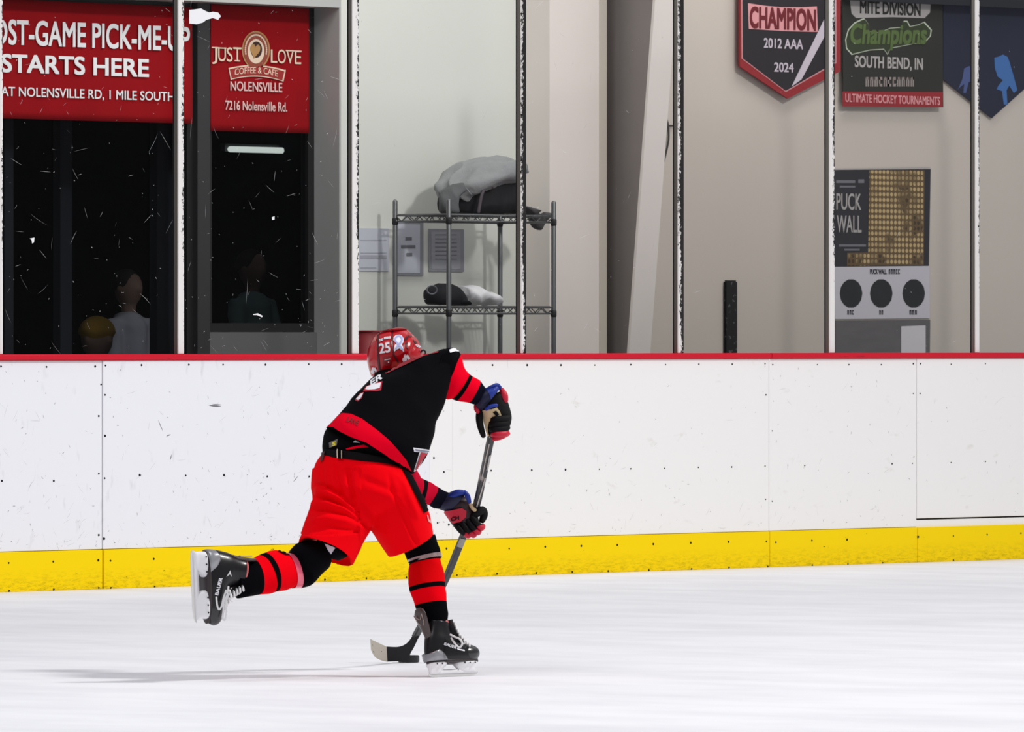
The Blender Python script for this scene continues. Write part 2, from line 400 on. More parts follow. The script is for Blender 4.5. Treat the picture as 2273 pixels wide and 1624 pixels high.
for i in range(6):
    x0, x1 = WX(seams[i], 0), WX(seams[i + 1], 0); g = 0.0035 if i in (0, 4) else 0.0012
    gate = i == 5
    t = root('gate_panel' if gate else 'board_panel', ((x0 + x1) / 2, 0.03, 0), labels[i], 'gate' if gate else 'board', None if gate else 'white rink board sections')
    yf = [0.003, -0.003, -0.001, 0.0, 0.001, -0.002][i]
    zb = 0.225 if gate else 0.182
    fb = bmesh.new(); box(fb, x0 + g, x1 - g * 0.3, yf, 0.03, zb, Z_CAP0); bmesh.ops.bevel(fb, geom=fb.edges[:], offset=0.002, segments=1, affect='EDGES')
    link('facing', fb, m_board if i < 2 else m_board2, t)
    if gate:
        bbox_obj('threshold', x0 + g, x1, yf + 0.008, 0.03, 0.178, 0.2235 - 0.007, m_board2, t)
        bbox_obj('gap_shadow_strip', x0 + g, x1, 0.022, 0.03, 0.2165, 0.225, mat('black_rubber', (18, 18, 20), 0.8), t)
    kb = bmesh.new(); box(kb, x0 + (g if i in (0, 1, 4) else 0.0008), x1 - (g if i in (0, 3) else 0.0008), yf - 0.006, 0.03, 0.0, 0.180); bmesh.ops.bevel(kb, geom=kb.edges[:], offset=0.002, segments=1, affect='EDGES')
    link('kick_plate', kb, m_kick, t)
    bbox_obj('backing', x0 + 0.003, x1 - 0.003, 0.031, 0.09, 0.001, Z_CAP0 - 0.001, mat('board_backing', (60, 60, 62), 0.8), t)
    panels.append((seams[i], seams[i + 1], t, yf))
for (px, py) in screws:
    for a, b_, t, yf in panels:
        if a <= px < b_:
            yk = yf - 0.006 if WZ(px, py, 0) < 0.18 else yf
            o = bpy.data.objects.new('screw', scr_me); COL.objects.link(o); p = W(px, py, yk)
            o.parent = t; o.location = p - t.location + Vector((0, -0.0005, 0)); s = R.uniform(0.75, 1.1) * (0.72 if px > 1300 and py < 1150 else 1); o.scale = (s, 1, s)
# scuff streak on the boards
m_scuff = bpy.data.materials.new('scuff_grey'); m_scuff.use_nodes = True; nt = m_scuff.node_tree
for n in list(nt.nodes): nt.nodes.remove(n)
_o = nd(nt, 'ShaderNodeOutputMaterial'); _t = nd(nt, 'ShaderNodeBsdfTransparent'); _g = nd(nt, 'ShaderNodeBsdfDiffuse'); _x = nd(nt, 'ShaderNodeMixShader')
_g.inputs[0].default_value = (0.12, 0.12, 0.13, 1); _x.inputs[0].default_value = 0.38
nt.links.new(_t.outputs[0], _x.inputs[1]); nt.links.new(_g.outputs[0], _x.inputs[2]); nt.links.new(_x.outputs[0], _o.inputs[0])
def mark(bm, p, ang, ln, w, bend, y):
    L, N = [], 6
    for k in range(N + 1):
        u = k / N; a = ang + bend * (u - 0.5); ww = w * (0.2 + math.sin(math.pi * u))
        L.append((bm.verts.new((p.x - math.sin(a) * ww, y, p.z + math.cos(a) * ww)), bm.verts.new((p.x + math.sin(a) * ww, y, p.z - math.cos(a) * ww))))
        p = p + Vector((math.cos(a) * ln / N, 0, math.sin(a) * ln / N))
    for k in range(N): bm.faces.new((L[k][0], L[k + 1][0], L[k + 1][1], L[k][1]))
for i, (a, b_, t, yf) in enumerate(panels):
    bm = bmesh.new(); x0, x1 = WX(a, 0) + 0.03, WX(b_, 0) - 0.03
    for k in range((690, 260, 14, 130, 70, 90)[i]):
        z = 0.2 + 0.8 * R.random() ** 1.7
        if i == 5 and z < 0.24: continue
        if R.random() < 0.55: mark(bm, Vector((R.uniform(x0, x1), 0, z)), R.uniform(-1.8, 1.8), R.uniform(0.006, 0.018), R.uniform(0.0006, 0.0022), R.uniform(-1, 1), yf - 0.0006)
        else: mark(bm, Vector((R.uniform(x0, x1), 0, z)), R.choice((0.1, 0.9, -0.9, 0.4, 1.4)) + R.uniform(-0.3, 0.3), R.uniform(0.015, 0.07), R.uniform(0.0002, 0.0006), R.uniform(-0.6, 0.6), yf - 0.0006)
    if i == 1:
        for (px, py, ang, ln, w) in ((462, 899, -0.05, 0.085, 0.003), (470, 897, -0.03, 0.06, 0.0022), (350, 932, -1.0, 0.06, 0.0016), (650, 1069, 0.7, 0.04, 0.0016), (368, 968, 0.3, 0.03, 0.002), (376, 1022, 1.2, 0.03, 0.002)):
            for q in range(2): mark(bm, W(px, py, 0) + Vector((0, 0, 0.001 * q)), ang, ln, w, 0.15, yf - 0.0007 - 0.0002 * q)
    tag(link('scuff_marks', bm, m_scuff, t), kind='stuff')
XL, XR = WX(-320, 0), WX(2620, 0)
cap_splits = [-1500, 1707, 2620]
for i in range(2):
    bm = bmesh.new(); box(bm, WX(cap_splits[i], 0) + 0.002 * i, WX(cap_splits[i + 1], 0), -0.018, 0.12, Z_CAP0 + 0.0005, Z_CAP1)
    bmesh.ops.bevel(bm, geom=bm.edges[:], offset=0.006, segments=3, affect='EDGES')
    tag(link('trim_%d' % (i + 1), bm, m_red), kind='structure')

# glass and stanchions -------------------------------------------------
posts = [(0.5, 8.5), (397, 411), (784, 799), (1158.5, 1170), (1507, 1520), (1843, 1855), (2167, 2176), (2490, 2499)]
m_postw = marks_mat('stanchion_white', (232, 230, 230), (70, 66, 66), 34, (1, 1, 0.45), 0.62, 0.03, 0.4,
                    second=[((150, 146, 146), 60, (1, 1, 0.3), 0.6, 0.1, 0.3)])
def post_mat(i, x0, x1, dens):
    """white strip with black rubber scuffs crowding one edge"""
    m = mat('stanchion_scuffed_%d' % i, (226, 224, 222), 0.45, spec=0.3); nt = m.node_tree; b = nt.nodes['Principled BSDF']; L = nt.links.new
    tc = nd(nt, 'ShaderNodeTexCoord'); sx = nd(nt, 'ShaderNodeSeparateXYZ'); L(tc.outputs['Object'], sx.inputs[0])
    e = nd(nt, 'ShaderNodeMapRange'); e.inputs['From Min'].default_value = x0; e.inputs['From Max'].default_value = x1; L(sx.outputs[0], e.inputs['Value'])
    mp = nd(nt, 'ShaderNodeMapping'); mp.inputs['Scale'].default_value = (1.6, 1, 1.0); L(tc.outputs['Object'], mp.inputs[0])
    n = nd(nt, 'ShaderNodeTexNoise'); n.inputs['Scale'].default_value = 60; n.inputs['Detail'].default_value = 6; n.inputs['Roughness'].default_value = 0.75; L(mp.outputs[0], n.inputs['Vector'])
    n2 = nd(nt, 'ShaderNodeTexNoise'); n2.inputs['Scale'].default_value = 2.2; n2.inputs['Detail'].default_value = 2; L(tc.outputs['Object'], n2.inputs['Vector'])
    a1 = nd(nt, 'ShaderNodeMath', operation='MULTIPLY_ADD'); L(e.outputs[0], a1.inputs[0]); a1.inputs[1].default_value = 0.42; L(n.outputs['Fac'], a1.inputs[2])
    a2 = nd(nt, 'ShaderNodeMath', operation='MULTIPLY_ADD'); L(n2.outputs['Fac'], a2.inputs[0]); a2.inputs[1].default_value = 0.5; L(a1.outputs[0], a2.inputs[2])
    z = nd(nt, 'ShaderNodeMapRange'); z.inputs['From Min'].default_value = 1.15; z.inputs['From Max'].default_value = 1.75; z.inputs['To Min'].default_value = -0.16; z.inputs['To Max'].default_value = 0.0; L(sx.outputs[2], z.inputs['Value'])
    a3 = nd(nt, 'ShaderNodeMath', operation='ADD'); L(a2.outputs[0], a3.inputs[0]); L(z.outputs[0], a3.inputs[1])
    r = nd(nt, 'ShaderNodeMapRange'); r.inputs['From Min'].default_value = dens; r.inputs['From Max'].default_value = dens + 0.03; L(a3.outputs[0], r.inputs['Value'])
    mx = nd(nt, 'ShaderNodeMix', data_type='RGBA'); L(r.outputs[0], mx.inputs[0]); mx.inputs[6].default_value = lin((232, 228, 226)); mx.inputs[7].default_value = lin((30, 27, 26)); L(mx.outputs[2], b.inputs['Base Color'])
    return m
m_postside = mat('stanchion_channel', (128, 124, 118), 0.45, 0.3)
m_rubber = MATS['black_rubber']
ZT = 3.25
plabel = ['white scuffed glass post at the left edge of the red banner', 'white glass post between the two red coffee banners', 'white glass post left of the wire rack, above the helmet',
          'white glass post covered in black scuffs, in front of the wire rack', 'white glass post covered in black scuffs, beside the slanted steel column', 'white glass post left of the puck wall poster',
          'white glass post at far right, in front of the blue pennant', 'white glass post beyond the right end of the view']
for i, (a, b_) in enumerate(posts):
    x0, x1 = WX(a, 0.0), WX(b_, 0.0)
    t = root('glass_post', ((x0 + x1) / 2, 0.03, Z_CAP1), plabel[i], 'post', 'white posts holding the rink glass')
    bm = bmesh.new(); box(bm, x0, x1, 0.004, 0.012, Z_CAP1 - 0.001, ZT); bmesh.ops.bevel(bm, geom=bm.edges[:], offset=0.003, segments=2, affect='EDGES')
    link('cover_strip', bm, post_mat(i, x0, x1, (1.08, 1.08, 1.02, 0.80, 0.82, 1.08, 1.08, 1.2)[i]), t)
    bbox_obj('channel', x0 + 0.004, x1 - 0.004, 0.0125, 0.034, Z_CAP1, ZT, m_postside, t)
    bbox_obj('gasket', x0 + 0.002, x1 - 0.002, 0.0345, 0.041, Z_CAP1, ZT, m_rubber, t)
def glass_material():
    m = bpy.data.materials.new('rink_glass'); m.use_nodes = True; nt = m.node_tree; L = nt.links.new
    for n in list(nt.nodes): nt.nodes.remove(n)
    out = nd(nt, 'ShaderNodeOutputMaterial'); tr = nd(nt, 'ShaderNodeBsdfTransparent'); tr.inputs[0].default_value = (0.93, 0.93, 0.925, 1)
    gl = nd(nt, 'ShaderNodeBsdfGlossy'); gl.inputs['Roughness'].default_value = 0.03; gl.inputs[0].default_value = (0.9, 0.9, 0.9, 1)
    m1 = nd(nt, 'ShaderNodeMixShader'); m1.inputs[0].default_value = 0.004; L(tr.outputs[0], m1.inputs[1]); L(gl.outputs[0], m1.inputs[2])
    L(m1.outputs[0], out.inputs[0]); MATS['rink_glass'] = m; return m
m_glass = glass_material()
m_scr = bpy.data.materials.new('scratch_white'); m_scr.use_nodes = True; nt = m_scr.node_tree
for n in list(nt.nodes): nt.nodes.remove(n)
_o = nd(nt, 'ShaderNodeOutputMaterial'); _t = nd(nt, 'ShaderNodeBsdfTransparent'); _g = nd(nt, 'ShaderNodeBsdfDiffuse'); _x = nd(nt, 'ShaderNodeMixShader')
_g.inputs[0].default_value = (0.8, 0.8, 0.82, 1); _x.inputs[0].default_value = 0.5
nt.links.new(_t.outputs[0], _x.inputs[1]); nt.links.new(_g.outputs[0], _x.inputs[2]); nt.links.new(_x.outputs[0], _o.inputs[0])
glabel = ['scratched rink glass pane over the post-game banner', 'scratched rink glass pane over the square coffee banner, torn sticker in its corner', 'rink glass pane in front of the wire rack and notices',
          'rink glass pane in front of the pilaster and slanted steel column', 'rink glass pane in front of the champion pennant', 'rink glass pane in front of the puck wall poster', 'rink glass pane at the right edge in front of the blue pennant']
panes = []
for i in range(7):
    x0, x1 = WX(posts[i][1], 0) - 0.012, WX(posts[i + 1][0], 0) + 0.012
    o = bbox_obj('rink_shield', x0, x1, 0.042, 0.054, Z_CAP1 + 0.0005, ZT, m_glass)
    panes.append(tag(o, glabel[i], 'glass panel', 'rink glass panels'))
    # hairline scratches left by pucks and sticks
    bm = bmesh.new()
    def scratch(p, ang, ln, w, bend):
        L, N = [], 6
        for k in range(N + 1):
            u = k / N; a = ang + bend * (u - 0.5); ww = w * (0.25 + math.sin(math.pi * u))
            L.append((bm.verts.new((p.x - math.sin(a) * ww, 0.0414, p.z + math.cos(a) * ww)), bm.verts.new((p.x + math.sin(a) * ww, 0.0414, p.z - math.cos(a) * ww))))
            p = p + Vector((math.cos(a) * ln / N, 0, math.sin(a) * ln / N))
        for k in range(N): bm.faces.new((L[k][0], L[k + 1][0], L[k + 1][1], L[k][1]))
    for k in range((150, 170, 22, 70, 34, 44, 18)[i]):
        z = Z_CAP1 + 0.03 + R.random() ** 1.3 * 1.65; x = R.uniform(x0 + 0.05, x1 - 0.05)
        if R.random() < 0.6: scratch(Vector((x, 0, z)), R.uniform(0, 6.28), R.uniform(0.003, 0.012), R.uniform(0.0004, 0.0013), R.uniform(-1, 1))
        else: scratch(Vector((x, 0, z)), R.choice((0.5, 0.8, -0.5, 1.2, -1.0, 0.1)) + R.uniform(-0.3, 0.3), R.uniform(0.02, 0.02 + 0.11 * R.random()), R.uniform(0.0002, 0.0007), R.uniform(-0.35, 0.35))
    tag(link('scratches', bm, m_scr, o), kind='stuff')
# torn sticker and tape bits on the glass
m_sticker = mat('torn_paper', (238, 238, 240), 0.8)
def on_glass(name, outlines, label, cat, m=m_sticker):
    bm = bmesh.new()
    for ol in outlines:
        vs = [bm.verts.new(W(p[0], p[1], 0.0415)) for p in ol]; f = bm.faces.new(vs)
    bm.normal_update()
    bmesh.ops.triangulate(bm, faces=bm.faces[:])
    r = bmesh.ops.extrude_face_region(bm, geom=bm.faces[:])
    for g in r['geom']:
        if isinstance(g, bmesh.types.BMVert): g.co.y -= 0.0012
    return tag(link(name, bm, m), label, cat)
on_glass('torn_sticker', [[(420, 22), (432, 21), (446, 19), (455, 24), (464, 28), (472, 26), (484, 28), (490, 36), (484, 44), (472, 40), (458, 44), (450, 50), (436, 54), (420, 52)]], 'torn white sticker remnant stuck on glass beside the square red banner', 'sticker')
on_glass('tape_bit', [[(66, 529), (76, 527), (75, 538), (71, 540), (70, 533)]], 'tiny white tape scrap on the glass under the post-game banner', 'sticker')
on_glass('tape_bit', [[(603, 482), (609, 480), (609, 487), (604, 488)]], 'tiny white tape scrap on glass right of the white ceiling tube', 'sticker')
on_glass('tape_bit', [[(561, 697), (572, 695), (583, 701), (581, 704), (570, 699), (562, 699)]], 'curved white tape scrap on glass in front of the seated grey figure', 'sticker')

# hall wall behind the glass ---------------------------------------------
YW = 1.62
m_wall_l = mat('hall_wall_white', (226, 229, 222), 0.75, var=0.04, vscale=2.0, bump=0.1, bscale=90)
m_wall_r = mat('hall_wall_beige', (206, 197, 188), 0.75, var=0.05, vscale=1.6, bump=0.1, bscale=90)
m_frame = mat('window_frame_dark', (26, 26, 28), 0.5)
m_jamb = mat('jamb_grey', (186, 188, 186), 0.7)
xw0, xw1 = WX(-1400, YW), WX(757, YW)
YG = YW + 0.17
z_sill = WZ(560, 737, YG); z_head = WZ(560, 8, YW)
bbox_obj_s = lambda *a, **k: tag(bbox_obj(*a, **k), kind='structure')
bbox_obj_s('wall_back', xw1, WX(1172, YW), YW, YW + 0.2, 0, 4.2, m_wall_l)
bbox_obj_s('wall_header', xw0, xw1, YW, YW + 0.2, z_head, 4.2, m_jamb)
bbox_obj_s('wall_jamb', xw1 - 0.012, xw1 - 0.0005, YW + 0.001, YW + 0.2, 0, z_head, m_jamb)
xm = WX(438, YG)
bbox_obj_s('wall_sill', xm + 0.06, xw1 - 0.0125, YG - 0.02, YG + 0.06, 0, z_sill, mat('sill_grey', (104, 104, 106), 0.7))
bbox_obj_s('wall_right', WX(1170, YW) + 0.0005, WX(2800, YW), YW, YW + 0.2, 0, 4.2, m_wall_r)
# dark room beyond the windows
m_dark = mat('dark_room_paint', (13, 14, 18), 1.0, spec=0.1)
bbox_obj_s('wall_room', xw0 - 0.5, xw1 + 1.5, 5.4, 5.5, 0, 4.2, m_dark)
bbox_obj_s('wall_room_side', xw0 - 0.6, xw0 - 0.5, YW, 5.5, 0, 4.2, m_dark)
bbox_obj_s('wall_room_end', xw1 + 1.5, xw1 + 1.6, YW + 0.2, 5.5, 0, 4.2, m_dark)
bbox_obj_s('ceiling_room', xw0 - 0.6, xw1 + 1.6, YW + 0.2, 5.5, 4.2, 4.3, m_dark)
bbox_obj_s('wall_room_left', xw0 - 0.5, xw0, YW, YW + 0.2, 0, 4.2, m_dark)
m_wglass = bpy.data.materials.new('window_glass'); m_wglass.use_nodes = True
nt = m_wglass.node_tree
for n in list(nt.nodes): nt.nodes.remove(n)
_o = nd(nt, 'ShaderNodeOutputMaterial'); _t = nd(nt, 'ShaderNodeBsdfTransparent'); _g = nd(nt, 'ShaderNodeBsdfGlossy'); _x = nd(nt, 'ShaderNodeMixShader')
_t.inputs[0].default_value = (0.75, 0.76, 0.78, 1); _g.inputs['Roughness'].default_value = 0.05; _x.inputs[0].default_value = 0.002
nt.links.new(_t.outputs[0], _x.inputs[1]); nt.links.new(_g.outputs[0], _x.inputs[2]); nt.links.new(_x.outputs[0], _o.inputs[0])
for i, (a, b_, zb) in enumerate(((xw0, xm - 0.03, 0.25), (xm + 0.06, xw1 - 0.013, z_sill))):
    bm = bmesh.new(); fw = 0.045
    for bx in ((a, b_, zb, zb + fw), (a, b_, z_head - fw, z_head - 0.001), (a, a + fw, zb + fw, z_head - fw), (b_ - fw, b_, zb + fw, z_head - fw)):
        box(bm, bx[0], bx[1], YG + 0.0, YG + 0.05, bx[2] + 0.001, bx[3])
    w = tag(link('window_%d' % (i + 1), bm, m_frame, recenter=False), kind='structure')
    bbox_obj('pane', a + fw, b_ - fw, YG + 0.02, YG + 0.026, zb + fw, z_head - fw, m_wglass, w)
bbox_obj_s('trim_3', xm - 0.03, xm + 0.06, YG - 0.03, YG + 0.07, 0, z_head, mat('mullion_dark', (52, 52, 54), 0.5))
bbox_obj_s('wall_kick', xw0, xm - 0.03, YG - 0.01, YG + 0.06, 0, 0.25, m_dark)

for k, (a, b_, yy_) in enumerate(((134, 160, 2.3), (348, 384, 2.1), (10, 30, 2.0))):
    bbox_obj_s('trim_%d' % (5 + k), WX(a, yy_), WX(b_, yy_), yy_, yy_ + 0.05, 0, 4.15, mat('pane_reflection_grey', (46, 48, 54), 0.8))  # added grey uprights, standing in for pale reflections in the window pane
# pilaster and tapered steel column
YP = 1.45
xa, xb = WX(1220, YP), WX(1345, YP)
m_pil = mat('pilaster_cream', (240, 231, 226), 0.7, var=0.03, vscale=3)
bbox_obj_s('wall_pilaster', xa, xb - 0.055, YP, YW - 0.0005, 0, 4.2, m_pil)
bbox_obj_s('trim_4', xb - 0.0545, xb, YP - 0.006, YW - 0.0005, 0, 4.2, mat('trim_cream', (208, 200, 188), 0.6))
t = root('steel_column', (xb + 0.14, YP - 0.15, 0), 'cream tapered steel column with slanted flange beside the pilaster', 'column')
m_steel = mat('column_cream', (236, 229, 224), 0.55, var=0.03, vscale=4); m_web = mat('column_web_shaded', (156, 149, 146), 0.6, var=0.06, vscale=5)  # darker web colour has the column's shade painted in
def col_pt(px, py):                 # front flange: its own distance from the wall grows with height
    return (py)
xc = xb + 0.11
def y_at(px): # plane x = xc : depth position seen at column px
    r = ray(px, HOR); return CAM.y + r.y * (xc - CAM.x) / r.x
zb_, zt_ = WZ(1420, 785, 1.2), WZ(1470, 0, 1.2)
yb_, yt_ = y_at(1420), y_at(1478)
def yy(z): return yb_ + (yt_ - yb_) * (z - zb_) / (zt_ - zb_)
bm = bmesh.new(); hw = 0.085
def prism(bm, prof, x0, x1):
    a = [bm.verts.new((x0, y, z)) for y, z in prof]; b2 = [bm.verts.new((x1, y, z)) for y, z in prof]; n = len(prof)
    bm.faces.new(a); bm.faces.new(b2[::-1])
    for i in range(n): bm.faces.new((a[i], b2[i], b2[(i + 1) % n], a[(i + 1) % n]))
    return bm
z0_, z1_ = 0.0, 4.1
link('flange', prism(bmesh.new(), [(yy(z0_), z0_), (yy(z1_), z1_), (yy(z1_) + 0.016, z1_), (yy(z0_) + 0.016, z0_)], xc - hw, xc + hw), m_steel, t)
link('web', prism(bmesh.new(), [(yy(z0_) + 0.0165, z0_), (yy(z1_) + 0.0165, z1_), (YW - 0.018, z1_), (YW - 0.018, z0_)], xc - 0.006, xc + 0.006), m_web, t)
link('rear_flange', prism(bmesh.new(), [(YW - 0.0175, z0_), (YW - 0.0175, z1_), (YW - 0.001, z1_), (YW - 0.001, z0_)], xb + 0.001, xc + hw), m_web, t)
t2 = root('cable', (WX(1478, YW), YW - 0.01, WZ(1478, 380, YW)), 'dark loose cable hanging on wall behind the slanted column', 'cable')
bm = bmesh.new(); tube(bm, smooth_path([W(1476, 250, YW - 0.01), W(1483, 278, YW - 0.012), W(1484, 310, YW - 0.02), W(1478, 340, YW - 0.012), W(1470, 372, YW - 0.012)]), 0.006, 6)
link('cord', bm, mat('cable_dark', (70, 66, 64), 0.6), t2, smooth=True)
bm = bmesh.new(); tube(bm, [W(1474, 279, YW - 0.012), W(1496, 279, YW - 0.012)], 0.005, 6); link('clip', bm, MATS['cable_dark'], t2)
# narrow black slot panel low on the wall
bm = bmesh.new(); box(bm, WX(1604, YW), WX(1632, YW), YW - 0.02, YW - 0.0005, 0.55, WZ(1618, 622, YW)); bmesh.ops.bevel(bm, geom=bm.edges[:], offset=0.008, segments=2, affect='EDGES')
tag(link('wall_panel', bm, marks_mat('panel_black', (22, 22, 24), (90, 92, 94), 30, (1, 1, 1), 0.62, 0.03, 0.4)), 'narrow upright black panel low on the beige wall', 'panel')

# ------------------------------------------------------------------ banners
m_bred = mat('banner_red', (150, 14, 22), 0.9, spec=0.1, var=0.12, vscale=7, bump=0.4, bscale=10)
m_white = mat('print_white', (244, 244, 246), 0.6)
YB = YG - 0.03
t = root('banner', (WX(200, YB), YB, WZ(200, 268, YB)), 'wide red banner reading POST-GAME PICK-ME-UP in dark window', 'banner')
def wavy(x0, x1, z0, z1, y, amp, m, parent, name='cloth'):
    bm = bmesh.new(); nx, nz = 40, 16; g = []
    for i in range(nx + 1):
        row = []
        for j in range(nz + 1):
            x = x0 + (x1 - x0) * i / nx; z = z0 + (z1 - z0) * j / nz
            row.append(bm.verts.new((x, y + amp * noise.noise(Vector((x * 4, z * 3, 1.3))), z)))
        g.append(row)
    for i in range(nx):
        for j in range(nz): bm.faces.new((g[i][j], g[i + 1][j], g[i + 1][j + 1], g[i][j + 1]))
    r = bmesh.ops.extrude_face_region(bm, geom=bm.faces[:])
    for q in r['geom']:
        if isinstance(q, bmesh.types.BMVert): q.co.y += 0.002
    return link(name, bm, m, parent, smooth=True)
wavy(WX(-300, YB), WX(427, YB), WZ(200, 268, YB), WZ(200, 6, YB), YB, 0.004, m_bred, t)
yl = YB - 0.006
sign_text('lettering', 'POST-GAME PICK-ME-UP', -38, 421, 50, 106, yl, m_white, t, 0.018)
sign_text('lettering', 'STARTS HERE', 2, 330, 125, 166, yl, m_white, t, 0.022)
sign_text('lettering', 'AT NOLENSVILLE RD, 1 MILE SOUTH', 2, 386, 198, 222, yl, m_white, t, 0.01)
t = root('banner', (WX(577, YB), YB, WZ(577, 293, YB)), 'square red coffee banner with round cup emblem in dark window', 'banner')
wavy(WX(468, YB), WX(686, YB), WZ(577, 293, YB), WZ(577, 14, YB), YB, 0.004, m_bred, t)
m_cream = mat('print_cream', (238, 214, 190), 0.6); m_tan = mat('print_tan', (186, 140, 84), 0.6); m_brown = mat('print_brown', (60, 30, 20), 0.6); m_pink = mat('print_pale_pink', (240, 200, 196), 0.6)
def serif(name, s, x0, x1, yt, yb2, y, m, parent):
    return sign_text(name, s, x0, x1, yt, yb2, y, m, parent, 0.0)
for s, x0, x1, yt, yb2 in (('J', 471, 482, 104, 142), ('U', 484, 501, 105, 136), ('S', 503, 516, 105, 137), ('T', 518, 535, 105, 136), ('L', 601, 615, 110, 139), ('O', 616, 634, 110, 141), ('V', 635, 652, 111, 141), ('E', 654, 668, 112, 142)):
    sign_text('lettering', s, x0, x1, yt, yb2, yl, m_cream, t, 0.0)
    if s in 'UTLVEJ':             # serifs
        bm = bmesh.new(); z1 = WZ(x0, yt, yl); z0 = WZ(x0, yb2, yl); h = 0.006
        if s != 'L': box(bm, WX(x0 - 1, yl), WX(x1 + 1, yl), yl - 0.0016, yl, z1 - h, z1)
        if s in 'TLE': box(bm, WX((x0 + x1) / 2 - 6, yl), WX((x0 + x1) / 2 + 6, yl), yl - 0.0016, yl, z0, z0 + h)
        link('serif', bm, m_cream, t)
def oval(cx, cy, rx, ry, n=40): return [(cx + rx * math.cos(2 * math.pi * k / n), cy + ry * math.sin(2 * math.pi * k / n)) for k in range(n)]
sheet('emblem_ring', oval(568, 111, 31, 42), YB - 0.005, 0.001, m_tan, t)
sheet('emblem_ring', oval(568, 111, 28, 39), YB - 0.0062, 0.001, mat('print_ring', (150, 70, 50), 0.6), t)
for k in range(28):
    a = math.pi * (0.92 + 1.16 * k / 27); c_, s_ = math.cos(a), math.sin(a)
    sheet('emblem_bead', oval(568 + 23.5 * c_, 111 + 33.5 * s_, 1.7, 2.2, 8), YB - 0.0074, 0.001, m_cream, t)
sheet('emblem_cup', oval(568, 114, 18.5, 27), YB - 0.0074, 0.001, m_cream, t)
def heart(cx, cy, w, h, rot=0.0):
    o = []
    for k in range(36):
        a = 2 * math.pi * k / 36; x = 16 * math.sin(a) ** 3 / 16 * w; y = -(13 * math.cos(a) - 5 * math.cos(2 * a) - 2 * math.cos(3 * a) - math.cos(4 * a)) / 15 * h
        o.append((cx + x * math.cos(rot) - y * math.sin(rot), cy + x * math.sin(rot) + y * math.cos(rot)))
    return o
sheet('emblem_coffee', oval(569, 110, 12.5, 18), YB - 0.0086, 0.001, m_brown, t)
sheet('emblem_heart', heart(566, 112, 11, 17, 0.12), YB - 0.0098, 0.001, m_tan, t)
arc = lambda u, k: -k * 4 * u * (1 - u)
top = [(507 + 127 * u / 10, 151 + 5 * u / 10 + arc(u / 10, 9)) for u in range(11)]; bot = [(512 + 117 * u / 10, 177 + 4 * u / 10 + arc(u / 10, 9)) for u in range(11)]
sheet('emblem_ribbon', top + bot[::-1], YB - 0.005, 0.001, m_cream, t)
inn = lambda P, dx, dy: [(569 + (p[0] - 569) * dx, p[1] + dy) for p in P]
sheet('emblem_ribbon', inn(top, 0.955, 2.6) + inn(bot, 0.955, -2.6)[::-1], YB - 0.0062, 0.001, mat('print_ribbon', (160, 40, 36), 0.6), t)
sign_text('lettering', 'COFFEE & CAFE', 521, 616, 154, 168, YB - 0.0076, m_cream, t, 0.0, lambda u, v: (u, v + 4 * u * (1 - u) * 0.42 - 0.05))
sign_text('lettering', 'NOLENSVILLE', 511, 626, 182, 203, yl, m_pink, t, 0.01)
sign_text('lettering', '7216 Nolensville Rd.', 500, 637, 225, 246, yl, m_pink, t, 0.012)

# pennant CHAMPION
m_navyblk = mat('pennant_black', (40, 36, 42), 0.7, var=0.1, vscale=6); m_dred = mat('pennant_red', (150, 40, 46), 0.7); m_ppink = mat('pennant_pink', (226, 158, 162), 0.7); m_lilac = mat('pennant_lilac', (206, 196, 208), 0.7)
YN = YW - 0.035
t = root('pennant', (WX(1745, YN), YN, WZ(1745, 218, YN)), 'black pennant with red border and pale diagonal stroke on beige wall', 'pennant')
sheet('border', [(1639, -60), (1639, 148), (1745, 219), (1862, 158), (1862, -60)], YN, 0.012, m_dred, t)
sheet('piping', [(1645, -60), (1646, 130), (1744, 204), (1856, 140), (1856, -60)], YN - 0.0125, 0.001, m_ppink, t)
sheet('field', [(1647.5, -60), (1648.5, 129), (1744, 201.5), (1854, 138), (1854, -60)], YN - 0.014, 0.001, m_navyblk, t)
sheet('stroke', [(1757, 192), (1779, 176), (1854, 36), (1854, -8)], YN - 0.0155, 0.001, m_lilac, t)
sheet('letter_plate', [(1660, 7), (1700, 13), (1738, 16), (1780, 16), (1813, 14), (1815, 71), (1740, 69), (1662, 64)], YN - 0.0155, 0.001, m_ppink, t)
sign_text('lettering', 'CHAMPION', 1664, 1811, 17, 66, YN - 0.017, mat('pennant_letter', (112, 30, 38), 0.7), t, 0.03, lambda u, v: (u, v))
sign_text('lettering', '2012 AAA', 1695, 1782, 86, 108, YN - 0.0155, m_lilac, t, 0.015)
sign_text('lettering', '2024', 1718, 1761, 139, 160, YN - 0.0155, m_lilac, t, 0.015)
# banner SOUTH BEND
t = root('banner', (WX(1980, YN), YN, WZ(1980, 238, YN)), 'dark tournament banner with green script and red bottom strip', 'banner')
m_gblk = mat('banner_charcoal', (44, 44, 40), 0.7, var=0.15, vscale=5); m_green = mat('print_green', (88, 108, 60), 0.7); m_pale = mat('print_pale_green', (196, 206, 184), 0.7); m_grey = mat('print_grey', (178, 174, 172), 0.7)
sheet('cloth', [(1868, -60), (1870, 236), (2092, 238), (2090, -60)], YN, 0.006, m_gblk, t)
sheet('hem_strip', [(1870, 203), (1870, 236), (2092, 238), (2092, 204)], YN - 0.0065, 0.001, m_dred, t)
sheet('name_plate', [(1884, -20), (1890, 30), (1900, 40), (1980, 38), (2052, 40), (2064, 28), (2068, -20)], YN - 0.0065, 0.001, m_grey, t)
sign_text('lettering', 'MITE DIVISION', 1909, 2043, 4, 33, YN - 0.008, m_gblk, t, 0.02)
